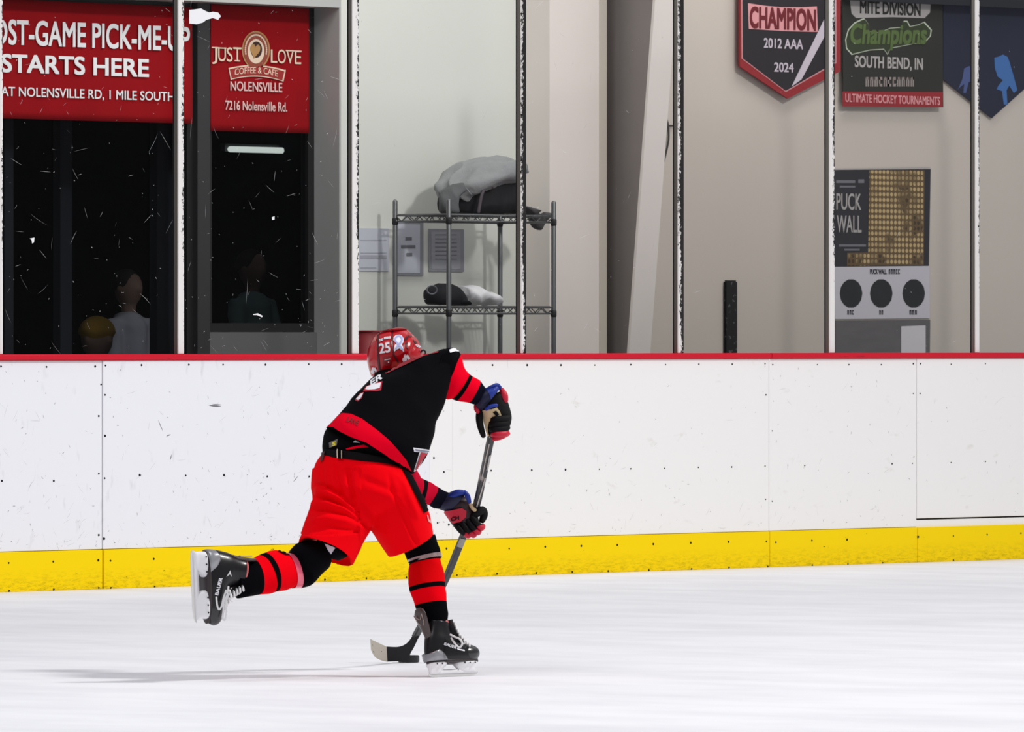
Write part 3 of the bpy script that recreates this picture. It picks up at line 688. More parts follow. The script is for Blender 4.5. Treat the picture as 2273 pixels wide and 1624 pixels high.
scr = [(1878, 108), (1876, 88), (1882, 66), (1896, 50), (1912, 42), (1918, 40), (1928, 54), (1930, 70), (1950, 72), (1976, 62), (2000, 60), (2006, 46), (2014, 46), (2020, 58), (2040, 54), (2052, 48), (2068, 66), (2066, 80), (2052, 96), (2026, 98), (1996, 104), (1976, 108), (1970, 122), (1962, 110), (1930, 112), (1890, 122)]
sheet('script_outline', scr, YN - 0.0065, 0.001, m_pale, t)
cxs, cys = 1972, 82
sheet('script_ground', [(cxs + (x - cxs) * 0.975, cys + (y - cys) * 0.93) for x, y in scr], YN - 0.008, 0.001, mat('print_dark_green', (52, 60, 40), 0.7), t)
sign_text('lettering', 'Champions', 1886, 2056, 52, 112, YN - 0.0095, m_green, t, 0.03, lambda u, v: (u + 0.03 * (v - 0.4), v + 0.12 * (u - 0.5)))
sign_text('lettering', 'SOUTH BEND, IN', 1897, 2048, 126, 156, YN - 0.0065, m_grey, t, 0.02)
blur_print(1920, 2030, 171, 192, YN - 0.0065, mat('print_dim', (150, 140, 136), 0.7), t, 11)
sign_text('lettering', 'ULTIMATE HOCKEY TOURNAMENTS', 1876, 2086, 211, 230, YN - 0.008, m_ppink, t, 0.015)
# blue pennant
t = root('pennant', (WX(2200, YN), YN + 0.012, WZ(2200, 262, YN)), 'dark blue pennant with light blue hockey figures at the right edge', 'pennant')
sheet('field', [(2092, -60), (2092, 176), (2200, 262), (2330, 146), (2330, -60)], YN + 0.02, 0.006, mat('pennant_navy', (34, 38, 58), 0.7, var=0.15, vscale=6), t)
m_bl = mat('print_blue', (66, 112, 176), 0.7); m_bl2 = mat('print_dull_blue', (78, 92, 140), 0.7)
sheet('figure', [(2207, 128), (2216, 126), (2226, 121), (2236, 126), (2240, 136), (2244, 150), (2250, 170), (2258, 200), (2250, 206), (2240, 190), (2234, 200), (2236, 232), (2228, 232), (2224, 202), (2212, 198), (2216, 190), (2226, 178), (2214, 170), (2208, 150)], YN + 0.0135, 0.001, m_bl, t)
sheet('figure', [(2140, 152), (2150, 147), (2164, 146), (2164, 180), (2150, 182), (2144, 206), (2138, 206), (2140, 186), (2130, 194), (2126, 198), (2136, 176)], YN + 0.0135, 0.001, m_bl2, t)
t = root('banner_rail', (WX(2060, YN), YN, WZ(2060, 5, YN)), 'dark rail across the top of the right banners', 'rail')
bbox_obj('bar', WX(1866, YN), WX(2400, YN), YN - 0.06, YN - 0.02, WZ(2060, 10, YN), WZ(2060, 10, YN) + 0.05, mat('rail_dark', (28, 30, 38), 0.5), t)

# puck wall poster
YO = YW - 0.004
t = root('poster', (WX(1960, YO), YO, WZ(1960, 708, YO)), 'tall poster reading PUCK WALL with three dark circles below', 'poster')
m_ptop = mat('poster_black', (46, 46, 52), 0.6, var=0.1, vscale=9)
sheet('upper_print', [(1852, 376), (1852, 592), (2061, 590), (2065, 374)], YO, 0.003, m_ptop, t)
m_pucks = mat('puck_print', (150, 124, 82), 0.6); nt = m_pucks.node_tree; b = nt.nodes['Principled BSDF']; L = nt.links.new
tc = nd(nt, 'ShaderNodeTexCoord'); mp = nd(nt, 'ShaderNodeMapping'); mp.inputs['Scale'].default_value = (30, 1, 33); L(tc.outputs['Object'], mp.inputs[0])
sx = nd(nt, 'ShaderNodeSeparateXYZ'); L(mp.outputs[0], sx.inputs[0]); prev = None
for ch in (0, 2):
    fr = nd(nt, 'ShaderNodeMath', operation='FRACT'); L(sx.outputs[ch], fr.inputs[0]); su = nd(nt, 'ShaderNodeMath', operation='SUBTRACT'); L(fr.outputs[0], su.inputs[0]); su.inputs[1].default_value = 0.5
    sq = nd(nt, 'ShaderNodeMath', operation='MULTIPLY'); L(su.outputs[0], sq.inputs[0]); L(su.outputs[0], sq.inputs[1])
    if prev is None: prev = sq.outputs[0]
    else:
        ad = nd(nt, 'ShaderNodeMath', operation='ADD'); L(prev, ad.inputs[0]); L(sq.outputs[0], ad.inputs[1]); prev = ad.outputs[0]
lt = nd(nt, 'ShaderNodeMath', operation='LESS_THAN'); L(prev, lt.inputs[0]); lt.inputs[1].default_value = 0.13
n = nd(nt, 'ShaderNodeTexNoise'); n.inputs['Scale'].default_value = 9; L(tc.outputs['Object'], n.inputs['Vector'])
rp = nd(nt, 'ShaderNodeValToRGB'); rp.color_ramp.elements[0].position = 0.36; rp.color_ramp.elements[0].color = lin((70, 54, 34)); rp.color_ramp.elements[1].position = 0.52; rp.color_ramp.elements[1].color = lin((196, 172, 124))
L(n.outputs['Fac'], rp.inputs[0])
mx = nd(nt, 'ShaderNodeMix', data_type='RGBA'); L(lt.outputs[0], mx.inputs[0]); mx.inputs[6].default_value = lin((104, 84, 56)); L(rp.outputs[0], mx.inputs[7]); L(mx.outputs[2], b.inputs['Base Color'])
sheet('puck_grid', [(1930, 378), (1927, 560), (1880, 561), (1880, 590), (2050, 588), (2052, 378)], YO - 0.0035, 0.001, m_pucks, t)
sheet('top_edge', [(1852, 374), (1852, 377), (2065, 375), (2065, 371)], YO - 0.0035, 0.0012, m_grey, t)
sign_text('lettering', 'PUCK', 1856, 1911, 429, 466, YO - 0.0035, m_grey, t, 0.01)
sign_text('lettering', 'WALL', 1857, 1912, 478, 516, YO - 0.0035, m_grey, t, 0.01)
m_faint = mat('print_faint', (120, 120, 126), 0.7)
for (a, b_, yt, yb2) in ((1856, 1898, 400, 406), (1905, 1918, 398, 406), (1864, 1898, 412, 416), (1862, 1922, 542, 547), (1874, 1908, 552, 556)):
    sheet('small_print', [(a, yt), (a, yb2), (b_, yb2), (b_, yt)], YO - 0.0035, 0.0008, m_faint, t)
sheet('lower_print', [(1852, 592), (1853, 708), (2063, 706), (2062, 590)], YO, 0.003, mat('poster_white', (206, 204, 212), 0.6), t)
sign_text('lettering', 'PUCK WALL', 1931, 1968, 597, 608, YO - 0.0035, mat('print_charcoal', (60, 60, 66), 0.7), t, 0.02); blur_print(1972, 1998, 597, 608, YO - 0.0035, MATS['print_charcoal'], t, 5)
for cx in (1889, 1956, 2028):
    P = oval(cx, 651, 25, 32, 14); sheet('dark_circle', P, YO - 0.0035, 0.001, mat('print_circle', (36, 38, 42), 0.6, var=0.5, vscale=14), t)
for (a, b_) in ((1880, 1896), (1951, 1961), (2018, 2036)):
    blur_print(a, b_, 688, 698, YO - 0.0035, MATS['print_charcoal'], t, 3 if a != 1951 else 2)
t = tag(sheet('notice_board', [(1853, 711), (1853, 800), (2062, 798), (2063, 709)], YO, 0.006, mat('board_grey', (104, 102, 104), 0.6, var=0.25, vscale=5, stretch=(1, 1, 5))), 'dark grey board on wall directly under the poster', 'board')
tag(sheet('leaflet', [(2000, 724), (2000, 796), (2054, 796), (2054, 722)], YO - 0.0065, 0.002, mat('leaflet_white', (216, 214, 218), 0.7, var=0.06, vscale=20)), 'small white paper leaflet below the white part of the poster', 'leaflet')

# ------------------------------------------------------------------ notices on the left wall
m_paper = mat('paper_bluish', (206, 210, 222), 0.7, var=0.04, vscale=4); m_edge = mat('frame_grey', (150, 152, 160), 0.6); m_line = mat('faint_print', (176, 178, 190), 0.7); m_ink = mat('ink_grey', (120, 122, 132), 0.7)
YQ = YW - 0.003
def notice(px0, px1, py0, py1, label, framed, paper, lines):
    t = root('notice', (WX((px0 + px1) / 2, YQ), YQ, WZ((px0 + px1) / 2, py1, YQ)), label, 'notice', 'notices on the wall behind the rack')
    q = lambda i: [(px0 + i, py0 + i), (px0 + i, py1 - i), (px1 - i, py1 - i + 1), (px1 - i, py0 + i + 1)]
    if framed:
        sheet('frame', q(0), YQ, 0.006, m_edge, t); sheet('paper', q(6), YQ - 0.0065, 0.001, paper, t)
    else: sheet('paper', q(0), YQ, 0.002, paper, t)
    for (a, b_, u, v, m) in lines: sheet('print', [(a, u), (a, v), (b_, v), (b_, u)], YQ - (0.008 if framed else 0.0025), 0.0006, m, t)
notice(792, 863, 506, 601, 'bluish paper notice left of the wire rack, beside the white post', False, m_paper, [(800, 858, 532, 534, m_line), (800, 858, 560, 562, m_line), (800, 858, 566, 574, m_line), (800, 835, 593, 595, m_line)])
notice(876, 938, 491, 611, 'framed pale notice with three dark ink spots behind the rack', True, m_paper, [(900, 914, 526, 533, m_ink), (890, 922, 544, 551, m_ink), (902, 915, 561, 569, m_ink)])
notice(951, 1028, 508, 602, 'framed grey text notice behind the front rack upright', True, mat('paper_grey', (164, 166, 174), 0.7, var=0.1, vscale=8), [(966, 1014, 520 + 9 * k, 522 + 9 * k, m_ink) for k in range(7)])

# ------------------------------------------------------------------ wire rack
m_chrome = mat('rack_grey_metal', (118, 120, 122), 0.35, 0.75)
m_collar = mat('collar_dark', (30, 30, 32), 0.6)
YR1, YR0 = 1.50, 1.14
xr0 = WX(877, YR1); xr1 = WX(1110, YR1); xf0, xf1 = xr0, xr1
# front uprights stand square in front of the rear ones
t = root('wire_rack', ((xr0 + xr1) / 2, (YR0 + YR1) / 2, 0), 'grey metal wire shelving rack standing by the white wall', 'shelf')
ztop = WZ(877, 447, YR1); zs1 = WZ(877, 478, YR1); zs2 = WZ(877, 682, YR1)
for (x, y) in ((xr0, YR1), (xr1, YR1), (xr0, YR0), (xr1, YR0)):
    bm = bmesh.new(); tube(bm, [(x, y, 0.02), (x, y, ztop)], 0.0125, 12); p = link('upright', bm, m_chrome, t, smooth=True)
    bm = bmesh.new()
    for z in (zs1 - 0.03, zs2 - 0.03): tube(bm, [(x, y, z - 0.012), (x, y, z + 0.012)], 0.0155, 12)
    link('collar', bm, m_collar, p, smooth=True)
def shelf(z):
    bm = bmesh.new()
    for dz in (0, -0.03):
        for (a, b_) in (((xr0, YR0), (xr1, YR0)), ((xr1, YR0), (xr1, YR1)), ((xr1, YR1), (xr0, YR1)), ((xr0, YR1), (xr0, YR0))):
            tube(bm, [(a[0], a[1], z + dz), (b_[0], b_[1], z + dz)], 0.0045, 8)
    for y in (YR0, YR1):             # zigzag truss
        n = 18; P = [(xr0 + (xr1 - xr0) * i / n, y, z - (0.03 if i % 2 else 0)) for i in range(n + 1)]; tube(bm, P, 0.003, 6)
    for x in (xr0, xr1):
        n = 8; P = [(x, YR0 + (YR1 - YR0) * i / n, z - (0.03 if i % 2 else 0)) for i in range(n + 1)]; tube(bm, P, 0.003, 6)
    o = link('shelf', bm, m_chrome, t, smooth=True)
    bm = bmesh.new()
    for i in range(1, 30):
        x = xr0 + (xr1 - xr0) * i / 30; tube(bm, [(x, YR0, z + 0.006), (x, YR1, z + 0.006)], 0.0022, 6)
    link('shelf_wires', bm, m_chrome, o, smooth=True)
shelf(zs1); shelf(zs2); shelf(0.45)

# things on the rack (depth measured at the rack's middle)
YM = (YR0 + YR1) / 2
def wloft(bm, secs, y, n=28, sub=4, pw=2.2, caps=(True, True)):
    """loft on an upright plane at y: (left px, py, right px, py, y offset, half depth)"""
    rings = []
    secs = [list(s) for s in secs]; N = len(secs)
    for j in range((N - 1) * sub + 1):
        s = cr(secs, j / sub); a, b2 = W(s[0], s[1], y + s[4]), W(s[2], s[3], y + s[4]); c = (a + b2) / 2; A = (b2 - a) / 2; B = Vector((0, -s[5], 0)); r = []
        for i in range(n):
            th = 2 * math.pi * i / n; ca, sa = math.cos(th), math.sin(th)
            r.append(bm.verts.new(c + A * math.copysign(abs(ca) ** (2 / pw), ca) + B * math.copysign(abs(sa) ** (2 / pw), sa)))
        rings.append(r)
    for j in range(len(rings) - 1):
        for i in range(n): bm.faces.new((rings[j][i], rings[j][(i + 1) % n], rings[j + 1][(i + 1) % n], rings[j + 1][i]))
    for e, d in ((0, caps[0]), (-1, caps[1])):
        if d: bm.faces.new(rings[e])
    return bm
def cloth_obj(name, bm, vox, amp, scale, m, parent=None, axis=None, stretch=1, seed=0):
    me = remesh(bm, vox, 4); wrinkle(me, amp, scale, axis, stretch, seed=seed); return link_me(name, me, m, parent, smooth=True)
bag = wloft(bmesh.new(), [(990, 472, 1140, 473, 0, 0.13), (988, 455, 1143, 456, 0, 0.15), (990, 430, 1143, 430, 0, 0.15), (1002, 405, 1138, 400, 0, 0.13), (1030, 385, 1132, 380, 0, 0.08)], YM)
t = root('sports_bag', W(1080, 474, YM), 'black sports bag on the top shelf of the rack', 'bag')
cloth_obj('bag_body', bag, 0.008, 0.008, 9, mat('bag_black', (18, 18, 24), 0.8, bump=0.3, bscale=60), t)
bm = bmesh.new(); tube(bm, smooth_path([W(1062, 470, YM - 0.16), W(1070, 430, YM - 0.17), W(1082, 412, YM - 0.165), W(1096, 415, YM - 0.165)]), 0.008, 8); link('strap', bm, mat('strap_grey', (92, 84, 90), 0.8), t, smooth=True)
jk = wloft(bmesh.new(), [(990, 418, 1000, 442, -0.02, 0.05), (1000, 400, 1022, 448, -0.03, 0.13), (1022, 378, 1050, 424, -0.02, 0.165), (1050, 358, 1078, 416, -0.02, 0.17), (1080, 351, 1104, 410, -0.02, 0.17), (1108, 354, 1122, 396, -0.02, 0.16), (1126, 366, 1132, 388, -0.01, 0.13), (1138, 380, 1141, 396, 0, 0.09)], YM)
sl_ = wloft(bmesh.new(), [(985, 470, 1012, 472, -0.1, 0.05), (982, 450, 1012, 452, -0.1, 0.05), (990, 425, 1022, 430, -0.08, 0.06), (1004, 405, 1040, 418, -0.05, 0.06)], YM)
t = root('jacket', W(1060, 440, YM), 'grey fleece jacket thrown over the black bag on the rack', 'jacket')
cloth_obj('jacket_body', jk, 0.006, 0.026, 10, mat('fleece_grey', (150, 152, 154), 0.95, bump=0.5, bscale=120, var=0.12, vscale=25), t, axis=Vector((1, 0, 0.2)).normalized(), stretch=4, seed=2.0)
cloth_obj('sleeve', sl_, 0.007, 0.01, 9, mat('fleece_dark', (96, 98, 100), 0.95, bump=0.5, bscale=120), t, seed=4)
bm = bmesh.new(); ell(bm, W(1193, 470, YM + 0.02), Vector((0.06, 0, 0)), Vector((0, 0.06, 0)), Vector((0, 0, 0.045)), 20, 12)
hang = wloft(bmesh.new(), [(1152, 456, 1176, 478, 0.0, 0.05), (1174, 460, 1218, 476, 0, 0.06), (1178, 478, 1215, 482, 0, 0.055), (1184, 498, 1206, 500, 0, 0.035), (1192, 510, 1198, 511, 0, 0.012)], YM)
bm.free()
tag(cloth_obj('drooping_cloth', hang, 0.006, 0.008, 12, mat('cloth_charcoal', (88, 86, 88), 0.9, bump=0.3, bscale=90)), 'dark grey cloth drooping over the right end of the top shelf', 'cloth')
# cap on lower shelf
t = root('baseball_cap', W(985, 680, YM), 'black baseball cap with round badge on the lower rack shelf', 'cap')
m_capb = mat('cap_black', (13, 15, 24), 0.8, bump=0.2, bscale=150)
cbm = wloft(bmesh.new(), [(954, 676, 1022, 680, 0, 0.08), (951, 664, 1026, 672, 0, 0.092), (953, 648, 1022, 656, 0, 0.09), (962, 636, 1008, 640, 0, 0.07), (978, 630, 994, 631, 0, 0.03)], YM)
cap_body = cloth_obj('crown', cbm, 0.006, 0.003, 14, m_capb, t)
br = wloft(bmesh.new(), [(1000, 668, 1004, 680, -0.02, 0.06), (1016, 664, 1020, 680, -0.05, 0.07), (1030, 670, 1032, 680, -0.08, 0.05)], YM); link('brim', br, m_capb, t, smooth=True)
bd = bmesh.new(); cpt = W(963, 645, YM - 0.093)
for rr, r2 in ((0.021, 0.004),): tube(bd, [cpt + Vector((rr * math.cos(a * math.pi / 12), 0.015 * math.cos(a * math.pi / 12) * -1 + 0.012, rr * math.sin(a * math.pi / 12))) for a in range(24)], r2, 6, closed=True)
link('badge', bd, mat('badge_grey', (120, 122, 130), 0.7), t, smooth=True)
tw = wloft(bmesh.new(), [(1016, 634, 1020, 678, 0.05, 0.05), (1028, 636, 1024, 680, 0.03, 0.08), (1052, 640, 1050, 680, 0.03, 0.09), (1078, 650, 1078, 680, 0.03, 0.08), (1096, 660, 1097, 680, 0.03, 0.06), (1105, 668, 1106, 678, 0.03, 0.03)], YM)
tag(cloth_obj('towel', tw, 0.006, 0.01, 11, mat('towel_white', (246, 246, 250), 0.9, bump=0.3, bscale=90), seed=6), 'white crumpled towel beside the black cap on the rack', 'towel')
def settle(obs, z):
    def low(o): return min(((o.location.z if o.parent is None else 0) + v.co.z) for v in o.data.vertices)
    meshes = [c for o in obs for c in ([o] if o.type == 'MESH' else [k for k in o.children])]
    dz = z - min(low(o) for o in meshes)
    for o in obs: o.location.z += dz
bpy.context.view_layer.update()
for nm, z in (('sports_bag', zs1), ('baseball_cap', zs2), ('towel', zs2)):
    settle([bpy.data.objects[nm]], z + 0.0085)
# red bin behind the helmet
t = root('bin', (WX(820, 1.2), 1.2, 0.0), 'dark red bin standing behind glass above the red cap rail', 'bin')
bm = bmesh.new(); bmesh.ops.create_cone(bm, cap_ends=False, segments=24, radius1=0.055, radius2=0.068, depth=1.178, matrix=Matrix.Translation((WX(820, 1.2), 1.2, 0.59)))
bmesh.ops.solidify(bm, geom=bm.faces[:], thickness=0.004)
link('body', bm, mat('bin_red', (150, 44, 52), 0.5), t, smooth=True)
bm = bmesh.new(); tube(bm, [Vector((WX(820, 1.2) + 0.068 * math.cos(a * math.pi / 12), 1.2 + 0.068 * math.sin(a * math.pi / 12), 1.18)) for a in range(24)], 0.005, 6, closed=True); link('rim', bm, MATS['bin_red'], t, smooth=True)

# ------------------------------------------------------------------ inside the dark room
YL_ = 3.4
t = root('tube_lamp', W(574, 334, YL_), 'white fluorescent tube lamp glowing behind the dark window', 'lamp')
m_tube = mat('tube_glow', (240, 250, 240), 0.4, emit=(235, 245, 235), estr=1.1)
bm = bmesh.new(); a, b_ = W(511, 331, YL_), W(638, 336, YL_); b_.z = a.z; tube(bm, [a, b_], 0.016, 12); link('tube', bm, m_tube, t, smooth=True)
bbox_obj('fitting', a.x - 0.02, b_.x + 0.02, YL_ + 0.02, YL_ + 0.05, a.z - 0.012, a.z + 0.03, mat('lamp_fitting', (60, 62, 64), 0.5), t)
t = root('wall_lamp', W(152, 328, YL_), 'small white bulb lamp under the post-game banner', 'lamp')
bm = bmesh.new(); c = W(152, 327, YL_); ell(bm, c, Vector((0.02, 0, 0)), Vector((0, 0.02, 0)), Vector((0, 0, 0.034)), 16, 10); link('bulb', bm, mat('bulb_glow', (230, 235, 235), 0.4, emit=(225, 232, 235), estr=0.7), t, smooth=True)
bm = bmesh.new(); tube(bm, [c - Vector((0, 0, 0.03)), c - Vector((0, 0, 0.45))], 0.006, 8); link('stem', bm, MATS['lamp_fitting'], t, smooth=True)

def bust(px, py_head, r_px, y, label, shirt, skin, cap=None, lean=0.0):
    """seated onlooker behind the window: one continuous body, shirt and hat as clothing"""
    c = W(px, py_head, y); k = r_px / F * (c - CAM).length
    t = root('person', (c.x, y, 0.0), label, 'person')
    bm = bmesh.new(); X, Y_, Z = Vector((1, 0, 0)), Vector((0, 1, 0)), Vector((0, 0, 1))
    ell(bm, c, X * k * 0.9, Y_ * k, Z * k * 1.2, 20, 14)
    ell(bm, c - Y_ * k + Z * (-0.1 * k), X * k * 0.16, Y_ * k * 0.25, Z * k * 0.25, 10, 8)
    for s in (-1, 1): ell(bm, c + X * s * k * 0.92, X * k * 0.12, Y_ * k * 0.18, Z * k * 0.28, 8, 6)
    nk = c - Z * k * 1.6; ch = c - Z * k * 2.9 + X * lean; pv = c - Z * k * 6.0
    tube(bm, [c - Z * k * 0.6, nk, ch], [k * 0.55, k * 0.5, k * 0.6], 14)
    tube(bm, [ch, (ch + pv) / 2, pv], [k * 1.15, k * 1.2, k * 1.15], 18)
    for s in (-1, 1):
        sh = ch + X * s * k * 1.5 + Z * k * 0.5; el = sh + X * s * k * 0.3 - Z * k * 2.2 - Y_ * k * 0.4; ha = el - Y_ * k * 1.8 - X * s * k * 0.9
        tube(bm, [ch + Z * k * 0.4, sh, el, ha], [k * 0.6, k * 0.58, k * 0.42, k * 0.3], 12)
        kn = pv + X * s * k * 0.8 - Y_ * k * 3.4; ft = Vector((kn.x, kn.y, 0.05))
        tube(bm, [pv + X * s * k * 0.5, kn], [k * 0.8, k * 0.6], 12); tube(bm, [kn, ft], [k * 0.55, k * 0.35], 12); tube(bm, [ft, ft - Y_ * k * 1.2], [k * 0.35, k * 0.3], 10)
    link_me('body', remesh(bm, k * 0.16, 4), skin, t, smooth=True)
    bm = bmesh.new(); tube(bm, [ch + Z * k * 0.5, (ch + pv) / 2, pv], [k * 1.24, k * 1.32, k * 1.3], 18)
    for s in (-1, 1):
        sh = ch + X * s * k * 1.5 + Z * k * 0.5; el = sh + X * s * k * 0.3 - Z * k * 2.2 - Y_ * k * 0.4
        tube(bm, [ch + Z * k * 0.4, sh, el], [k * 0.72, k * 0.7, k * 0.56], 12)
    me = remesh(bm, k * 0.16, 4); wrinkle(me, 0.006, 8); link_me('shirt', me, shirt, t, smooth=True)
    if not cap:
        bm = bmesh.new(); ell(bm, c + Z * k * 0.22 + Y_ * k * 0.18, X * k * 0.98, Y_ * k * 1.02, Z * k * 1.08, 24, 14, lambda u: 1.0 if u.z > -0.3 else 0.85); link('hair', bm, mat('hair_dark', (34, 26, 22), 0.8), t, smooth=True)
    if cap:
        bm = bmesh.new(); ell(bm, c + Z * k * 0.35, X * k * 1.06, Y_ * k * 1.14, Z * k * 1.0, 24, 14, lambda u: 1.0 if u.z > -0.15 else 0.9); link('knit_hat', bm, cap, t, smooth=True)
    return t
m_skin = mat('skin_dim', (150, 120, 104), 0.7)
bust(215, 752, 38, 2.5, 'person in mustard knit hat low behind the left window', mat('shirt_dark', (40, 42, 48), 0.9), m_skin, mat('hat_mustard', (176, 136, 44), 0.95, bump=0.6, bscale=40))
bust(285, 640, 34, 3.0, 'person in pale grey shirt seated behind the mustard knit hat', mat('shirt_pale', (186, 186, 194), 0.9), m_skin)
bust(560, 596, 34, 3.0, 'person in teal grey shirt behind the square red banner', mat('shirt_teal', (124, 150, 150), 0.9, var=0.3, vscale=6), m_skin)
lamp('room_fill', (WX(350, 3.2), 2.2, 4.1), (WX(350, 3.2), 3.0, 1.0), 1.2, 3.0, (0.9, 0.95, 1.0), 0.6)  # unseen dim fill, added so the seated figures show

# ================================================================== THE SKATER
RED, BLK, CRIM = (236, 0, 18), (6, 6, 9), (200, 14, 44)
m_cred = mat('cloth_red', (238, 0, 14), 0.8, spec=0.04, bump=0.12, bscale=260)
m_cblk = mat('cloth_black', (6, 6, 9), 0.85, spec=0.055, bump=0.15, bscale=260)
m_hemred = mat('jersey_red', (228, 0, 34), 0.8, spec=0.04, bump=0.12, bscale=260)
m_wht = mat('twill_white', (232, 230, 236), 0.7)
m_crim = mat('twill_crimson', (176, 16, 44), 0.7)
P0 = pl(985, 1503, 0.03); P0.z = 0
sk = root('person', P0, 'hockey skater in black and red jersey, red pants and red helmet, bent over a shot', 'person')
V3 = Vector
# ---- body: one continuous surface
bm = bmesh.new()
def bt(pts, rad, n=14): tube(bm, smooth_path([list(pl(*p)) for p in pts], 4), [cr([[r] for r in rad], j / 4)[0] for j in range((len(rad) - 1) * 4 + 1)], n)
bt([(800, 1060, 0.02), (820, 1000, 0.04), (868, 900, 0.12), (905, 850, 0.2)], [0.095, 0.09, 0.09, 0.045])
bt([(895, 870, 0.24), (880, 825, 0.38), (878, 790, 0.45)], [0.045, 0.034, 0.045])
bt([(900, 872, 0.2), (985, 834, 0.22), (1036, 862, 0.25), (1076, 888, 0.29), (1098, 925, 0.30)], [0.04, 0.04, 0.034, 0.026, 0.022])
bt([(880, 900, 0.22), (878, 990, 0.34), (898, 1052, 0.40), (918, 1086, 0.46), (941, 1092, 0.51), (973, 1110, 0.575), (1005, 1125, 0.61)], [0.05, 0.034, 0.028, 0.025, 0.024, 0.021, 0.018])
bt([(860, 1050, 0.03), (900, 1150, 0.08), (945, 1235, 0.12), (955, 1310, 0.09), (966, 1390, 0.08)], [0.062, 0.064, 0.048, 0.046, 0.03])
bt([(966, 1390, 0.08), (974, 1435, 0.085), (1008, 1455, 0.12)], [0.024, 0.022, 0.018])
bt([(770, 1060, 0.02), (740, 1155, -0.06), (700, 1240, -0.12), (648, 1267, -0.15), (608, 1267, -0.20), (565, 1281, -0.275), (522, 1283, -0.325)], [0.085, 0.065, 0.046, 0.04, 0.038, 0.03, 0.022])
bt([(522, 1283, -0.325), (492, 1284, -0.36), (472, 1300, -0.385), (466, 1330, -0.395)], [0.022, 0.02, 0.018, 0.015])
HC = pl(876, 786, 0.45)
HF = (FWD * 0.9 - RGT * 0.25 - UP * 0.3).normalized(); HR = HF.cross(UP).normalized(); HU = HR.cross(HF)
ell(bm, HC - HU * 0.012 + HF * 0.01, HR * 0.064, HF * 0.08, HU * 0.068, 24, 16)
ell(bm, HC + HF * 0.05 - HU * 0.055, HR * 0.048, HF * 0.04, HU * 0.045, 16, 10)      # jaw
ell(bm, HC + HF * 0.088 - HU * 0.025, HR * 0.011, HF * 0.018, HU * 0.02, 10, 8)      # nose
ell(bm, HC + HF * 0.08 - HU * 0.058, HR * 0.022, HF * 0.012, HU * 0.006, 10, 6)      # lips
for s in (-1, 1):
    ell(bm, HC + HR * s * 0.068 - HU * 0.015, HR * 0.01, HF * 0.018, HU * 0.028, 10, 8)
    ell(bm, HC + HF * 0.078 + HR * s * 0.03 - HU * 0.004, HR * 0.012, HF * 0.01, HU * 0.008, 8, 6)
body = link_me('body', remesh(bm, 0.0075, 3), mat('skin', (206, 160, 136), 0.55), sk, smooth=True)
# ---- jersey torso
bm = bmesh.new()
loft(bm, [(722, 947, 916, 1050, 0.0, 0.15, -4, -10), (740, 930, 942, 1024, 0.01, 0.155, -3, -8), (759, 913, 957, 1001, 0.03, 0.155, 0, -6), (779, 887, 966, 966, 0.06, 0.155), (801, 860, 969, 936, 0.10, 0.155), (824, 841, 985, 902, 0.14, 0.15), (850, 827, 998, 868, 0.17, 0.14),
          (880, 813, 1010, 838, 0.19, 0.12), (920, 793, 1018, 808, 0.20, 0.09), (962, 780, 1021, 788, 0.20, 0.06), (995, 774, 1018, 778, 0.20, 0.03)], 72, 8, 2.15, (False, True))
bm.verts.ensure_lookup_table()
jersey = link('jersey', bm, m_cblk, sk, smooth=True)
wrinkle(jersey.data, 0.006, 7, (RGT * 0.7 - UP * 0.7).normalized(), 2.2, seed=3)
# right sleeve (toward the upper hand)
bm = bmesh.new()
slR = [(985, 776, 955, 868, 0.20, 0.10), (1007, 772, 968, 872, 0.20, 0.085), (1022, 786, 983, 880, 0.205, 0.072), (1029, 812, 992, 885, 0.215, 0.062, 6, 4), (1040, 827, 1001, 884, 0.225, 0.055, 6, 4), (1047, 833, 1012, 888, 0.23, 0.052, 6, 5), (1066, 846, 1038, 893, 0.25, 0.046, 5, 4), (1078, 860, 1054, 898, 0.27, 0.042), (1090, 872, 1066, 906, 0.29, 0.038)]
loft(bm, slR, 40, 6, 2.0)
slv = link('sleeve', bm, stripe_mat('sleeve_stripes', [(0, BLK), (2.05 / 8, (232, 0, 34)), (4.1 / 8, BLK), (5.0 / 8, (232, 0, 34)), (6.0 / 8, (12, 12, 26))]), jersey, smooth=True)
wrinkle(slv.data, 0.004, 11, None, 1, seed=5)
bm = bmesh.new()
slL = [(906, 960, 858, 1030, 0.34, 0.075), (922, 1026, 884, 1086, 0.40, 0.07), (931, 1054, 908, 1112, 0.46, 0.06), (938, 1061, 922, 1116, 0.49, 0.055, 5, 4), (950, 1067, 932, 1118, 0.51, 0.05, 5, 4), (972, 1080, 949, 1120, 0.55, 0.045, 4, 3), (985, 1089, 962, 1128, 0.575, 0.042), (1000, 1096, 978, 1130, 0.60, 0.038)]
loft(bm, slL, 40, 6, 2.0)
slv2 = link('sleeve', bm, stripe_mat('sleeve_stripes_lower', [(0, BLK), (1.2 / 7, (196, 10, 46)), (3.2 / 7, (10, 8, 12)), (4.05 / 7, (196, 10, 46)), (5.0 / 7, (12, 12, 24))]), jersey, smooth=True)
wrinkle(slv2.data, 0.004, 11, None, 1, seed=8)
bvj = bvh_of([jersey])
decal('hem_band', [poly((722, 947), (740, 931), (759, 917), (780, 919), (804, 930), (835, 953), (864, 977), (884, 999), (902, 1021), (911, 1041), (914, 1049), (904, 1046), (893, 1039), (880, 1028), (857, 1010), (835, 996), (813, 982), (780, 970), (753, 957), (740, 948))], bvj, m_hemred, jersey, 0.003, 0.002, 3)
